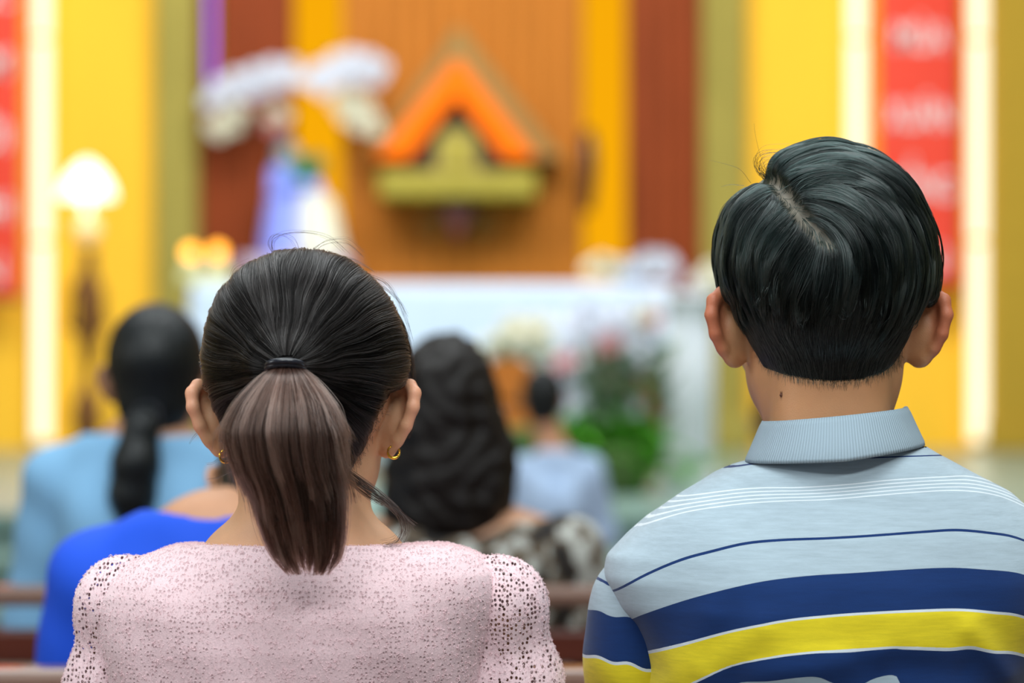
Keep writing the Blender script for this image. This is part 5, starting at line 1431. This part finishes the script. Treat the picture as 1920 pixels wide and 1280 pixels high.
def face_open(g, c, R, s):
    g.ell(np.array(c) + R @ (np.array((0, .095, -.035)) * s), np.array((.066, .075, .098)) * s, .012, R, 'cut')
    for q in (-1, 1): g.ell(np.array(c) + R @ (np.array((q * .085, .0, -.012)) * s), np.array((.02, .022, .030)) * s, .008, R, 'cut')
def hair_short(root, c, R, s, mat):
    g = Grid(c - .17, c + .17, .004)
    g.ell(c + R @ (np.array((0, -.012, .044)) * s), np.array((.082, .101, .097)) * s, .02, R); g.ell(c + R @ (np.array((0, -.05, -.03)) * s), np.array((.062, .05, .055)) * s, .03, R)
    face_open(g, c, R, s); V, Q = g.mesh(2); mesh_np('hair', V, Q, True, root, mat)
def hair_low_tail(root, c, R, s, mat):
    g = Grid(c - np.array((.17, .17, .17)), c + .17, .004)
    g.ell(c + R @ (np.array((0, -.012, .042)) * s), np.array((.081, .100, .092)) * s, .02, R); g.ell(c + R @ (np.array((0, -.045, -.035)) * s), np.array((.058, .052, .05)) * s, .03, R)
    face_open(g, c, R, s); V, Q = g.mesh(2); h = mesh_np('hair', V, Q, True, root, mat)
    g = Grid(c - np.array((.13, .19, .30)), c + np.array((.1, .0, .02)), .004)
    a = c + R @ (np.array((-.005, -.10, -.045)) * s)
    pts = [a, a + np.array((-.005, -.022, -.02)), a + np.array((-.012, -.026, -.07)), a + np.array((-.018, -.022, -.12)), a + np.array((-.020, -.016, -.158))]
    for i, (p, q_) in enumerate(zip(pts[:-1], pts[1:])): g.cap(p, q_, (.018, .026, .035, .034)[i], (.026, .035, .034, .020)[i], .012)
    V, Q = g.mesh(2); mesh_np('ponytail', V, Q, True, root, mat)
    MB().tube([tuple(a + np.array((.020 * math.cos(t), .002, .020 * math.sin(t) - .004))) for t in np.linspace(0, 6.283, 20)], .004, 6).build('hair_tie', plain('dark_hair_tie', (40, 40, 48), rough=.6), root)
def hair_curly(root, c, R, s, mat):
    g = Grid(c - np.array((.19, .19, .27)), c + np.array((.19, .19, .18)), .004)
    g.ell(c + R @ (np.array((0, -.02, .045)) * s), np.array((.080, .106, .098)) * s, .02, R)
    g.ell(c + R @ (np.array((.010, -.045, -.06)) * s), np.array((.100, .078, .115)) * s, .04, R); g.ell(c + R @ (np.array((.0, -.035, -.12)) * s), np.array((.098, .066, .07)) * s, .03, R)
    X_, Y_, Z_ = g.pts(); g.F -= (.006 * np.sin(X_ * 95 + 3 * np.sin(Z_ * 40)) * np.sin(Z_ * 70 + 2 * np.sin(X_ * 50)) * np.cos(Y_ * 60)).astype(F32)
    g.ell(np.array(c) + R @ (np.array((0, .11, -.05)) * s), np.array((.062, .085, .13)) * s, .012, R, 'cut'); V, Q = g.mesh(1, False); mesh_np('hair', V, Q, True, root, mat)
def hair_bob(root, c, R, s, mat):
    g = Grid(c - .2, c + .18, .004)
    g.ell(c + R @ (np.array((0, -.012, .044)) * s), np.array((.082, .101, .095)) * s, .02, R); g.ell(c + R @ (np.array((0, -.03, -.045)) * s), np.array((.084, .072, .075)) * s, .03, R)
    g.ell(np.array(c) + R @ (np.array((0, .10, -.045)) * s), np.array((.062, .075, .11)) * s, .012, R, 'cut'); V, Q = g.mesh(2); mesh_np('hair', V, Q, True, root, mat)
M_sky = plain('sky_blue_cotton', (126, 176, 214), rough=.85, noise=.04)
M_royal = plain('royal_blue_cotton', (10, 78, 214), rough=.8, noise=.05)
M_pale = plain('pale_blue_cotton', (176, 200, 232), rough=.85, noise=.04)
M_grey = plain('charcoal_cotton', (60, 62, 70), rough=.85)
m, nt, b, out = new_mat('black_white_floral'); M_flor = m
tc = nt.nodes.new('ShaderNodeTexCoord'); vo = nt.nodes.new('ShaderNodeTexNoise'); vo.inputs['Scale'].default_value = 26; vo.inputs['Detail'].default_value = 2; nt.links.new(tc.outputs['Object'], vo.inputs[0])
cr = nt.nodes.new('ShaderNodeValToRGB'); cr.color_ramp.interpolation = 'CONSTANT'; e = cr.color_ramp.elements
e[0].color = lin(30, 26, 24); e[1].position = .46; e[1].color = lin(96, 82, 66); x_ = e.new(.55); x_.color = lin(178, 180, 174)
nt.links.new(vo.outputs[0], cr.inputs[0]); nt.links.new(cr.outputs[0], b.inputs['Base Color']); b.inputs['Roughness'].default_value = .8
D = 4.32
seated('person with a low black ponytail in a pale sky blue blouse', PX(280, D), D, PZ(566, D) - .006, .135, M_sky, hair_low_tail, headx=.012, neck_cut=.012, s=.94, headz=.055)
D = 3.2
seated('person with bowed dark head in a bright royal blue top, mostly behind the pink cardigan', PX(408, D), D, PZ(720, D), .134, M_royal, hair_bob, headx=.076, bow=.45, dy=.06, headz=.12, neck_cut=.0, shirt_name='top')
D = 4.35
seated('person with dark curly hair to the neck in a black and white floral top', PX(868, D), D, PZ(634, D) - .006, .160, M_flor, hair_curly, headx=-.026, neck_cut=.072, s=1.0, long_sleeve=True, hair_mat_=M_hair_bgb, shirt_name='top', headz=.02)
D = 8.6
seated('child with short black hair in a pale blue shirt before the steps', PX(1040, D), D, PZ(692, D), .096, M_pale, hair_short, headx=-.035, s=.8, seat=.345, neck_cut=.01, shirt_name='shirt', headz=-.04)
seated('dark haired person in charcoal, half hidden by the neck of the striped polo', PX(1462, D), D, PZ(726, D), .15, M_grey, hair_short, s=.95, seat=.345, neck_cut=.02, shirt_name='shirt')
# ================================================================ LIGHT, CAMERA
def area(name, loc, target, sx, sy, power, rgb):
    l = bpy.data.lights.new(name, 'AREA'); l.shape = 'RECTANGLE'; l.size = sx; l.size_y = sy; l.energy = power; l.color = rgb
    o = bpy.data.objects.new(name, l); COL.objects.link(o); o.location = loc
    o.rotation_euler = (Vector(target) - Vector(loc)).to_track_quat('-Z', 'Y').to_euler()
    return o
area('nave_ceiling_light', (0, .6, 5.2), (0, 2.0, 0), 5, 2.5, 235, (.93, 1, 1))
area('nave_ceiling_light', (0, 6.2, 5.4), (0, 6.6, 0), 6, 3, 260, (.95, 1, 1))
area('rear_fill_light', (-1.2, -2.6, 4.4), (0, 2.2, 1.0), 2.0, .5, 84, (.95, 1, .99))  # this and the next: added fill from behind, for backs and hair highlights
area('rear_fill_light', (1.6, -1.8, 4.4), (0, 2.2, 1.0), 2.0, .5, 72, (.95, 1, .99))
area('nave_side_light', (-5.5, 1.0, 2.8), (0, 2.2, 1.0), 2, 2.5, 90, (.9, .97, 1))  # area light at the left inside the nave; no window is modelled
area('sanctuary_ceiling_light', (-.3, 13.0, 5.6), (-.3, 18.5, 1.8), 6, 1.2, 355, (1, .93, .80))
area('altar_ceiling_light', (-.3, 11.2, 5.4), (-.3, 14.0, .9), 5, 1, 260, (.93, .98, 1))
area('garland_spot', (PX(540, 17.2), 16.8, 3.9), (PX(540, 18), 18, PZ(200, 18)), .4, .4, 4, (.70, .78, 1))
area('statue_spot', (PX(520, 17.0), 16.9, 2.1), (PX(550, 17.9), 17.9, PZ(400, 17.9)), .3, .3, 1.2, (.72, .78, 1))
w = bpy.data.worlds.new('church_air'); SC.world = w; w.use_nodes = True
bg = w.node_tree.nodes['Background']; bg.inputs[0].default_value = (.82, .92, 1, 1); bg.inputs[1].default_value = .2
cam = bpy.data.cameras.new('camera'); co = bpy.data.objects.new('camera', cam); COL.objects.link(co)
co.location = (0, 0, CAMZ); co.rotation_euler = (math.pi / 2, 0, 0)
cam.lens = 100; cam.sensor_width = 36; cam.sensor_fit = 'HORIZONTAL'; cam.clip_start = .05; cam.clip_end = 100
cam.dof.use_dof = True; cam.dof.focus_distance = 2.18; cam.dof.aperture_fstop = 3.8; cam.dof.aperture_blades = 0
SC.camera = co
SC.view_settings.view_transform = 'Standard'; SC.view_settings.look = 'None'; SC.view_settings.exposure = 0; SC.view_settings.gamma = 1; SC.view_settings.use_curve_mapping = False
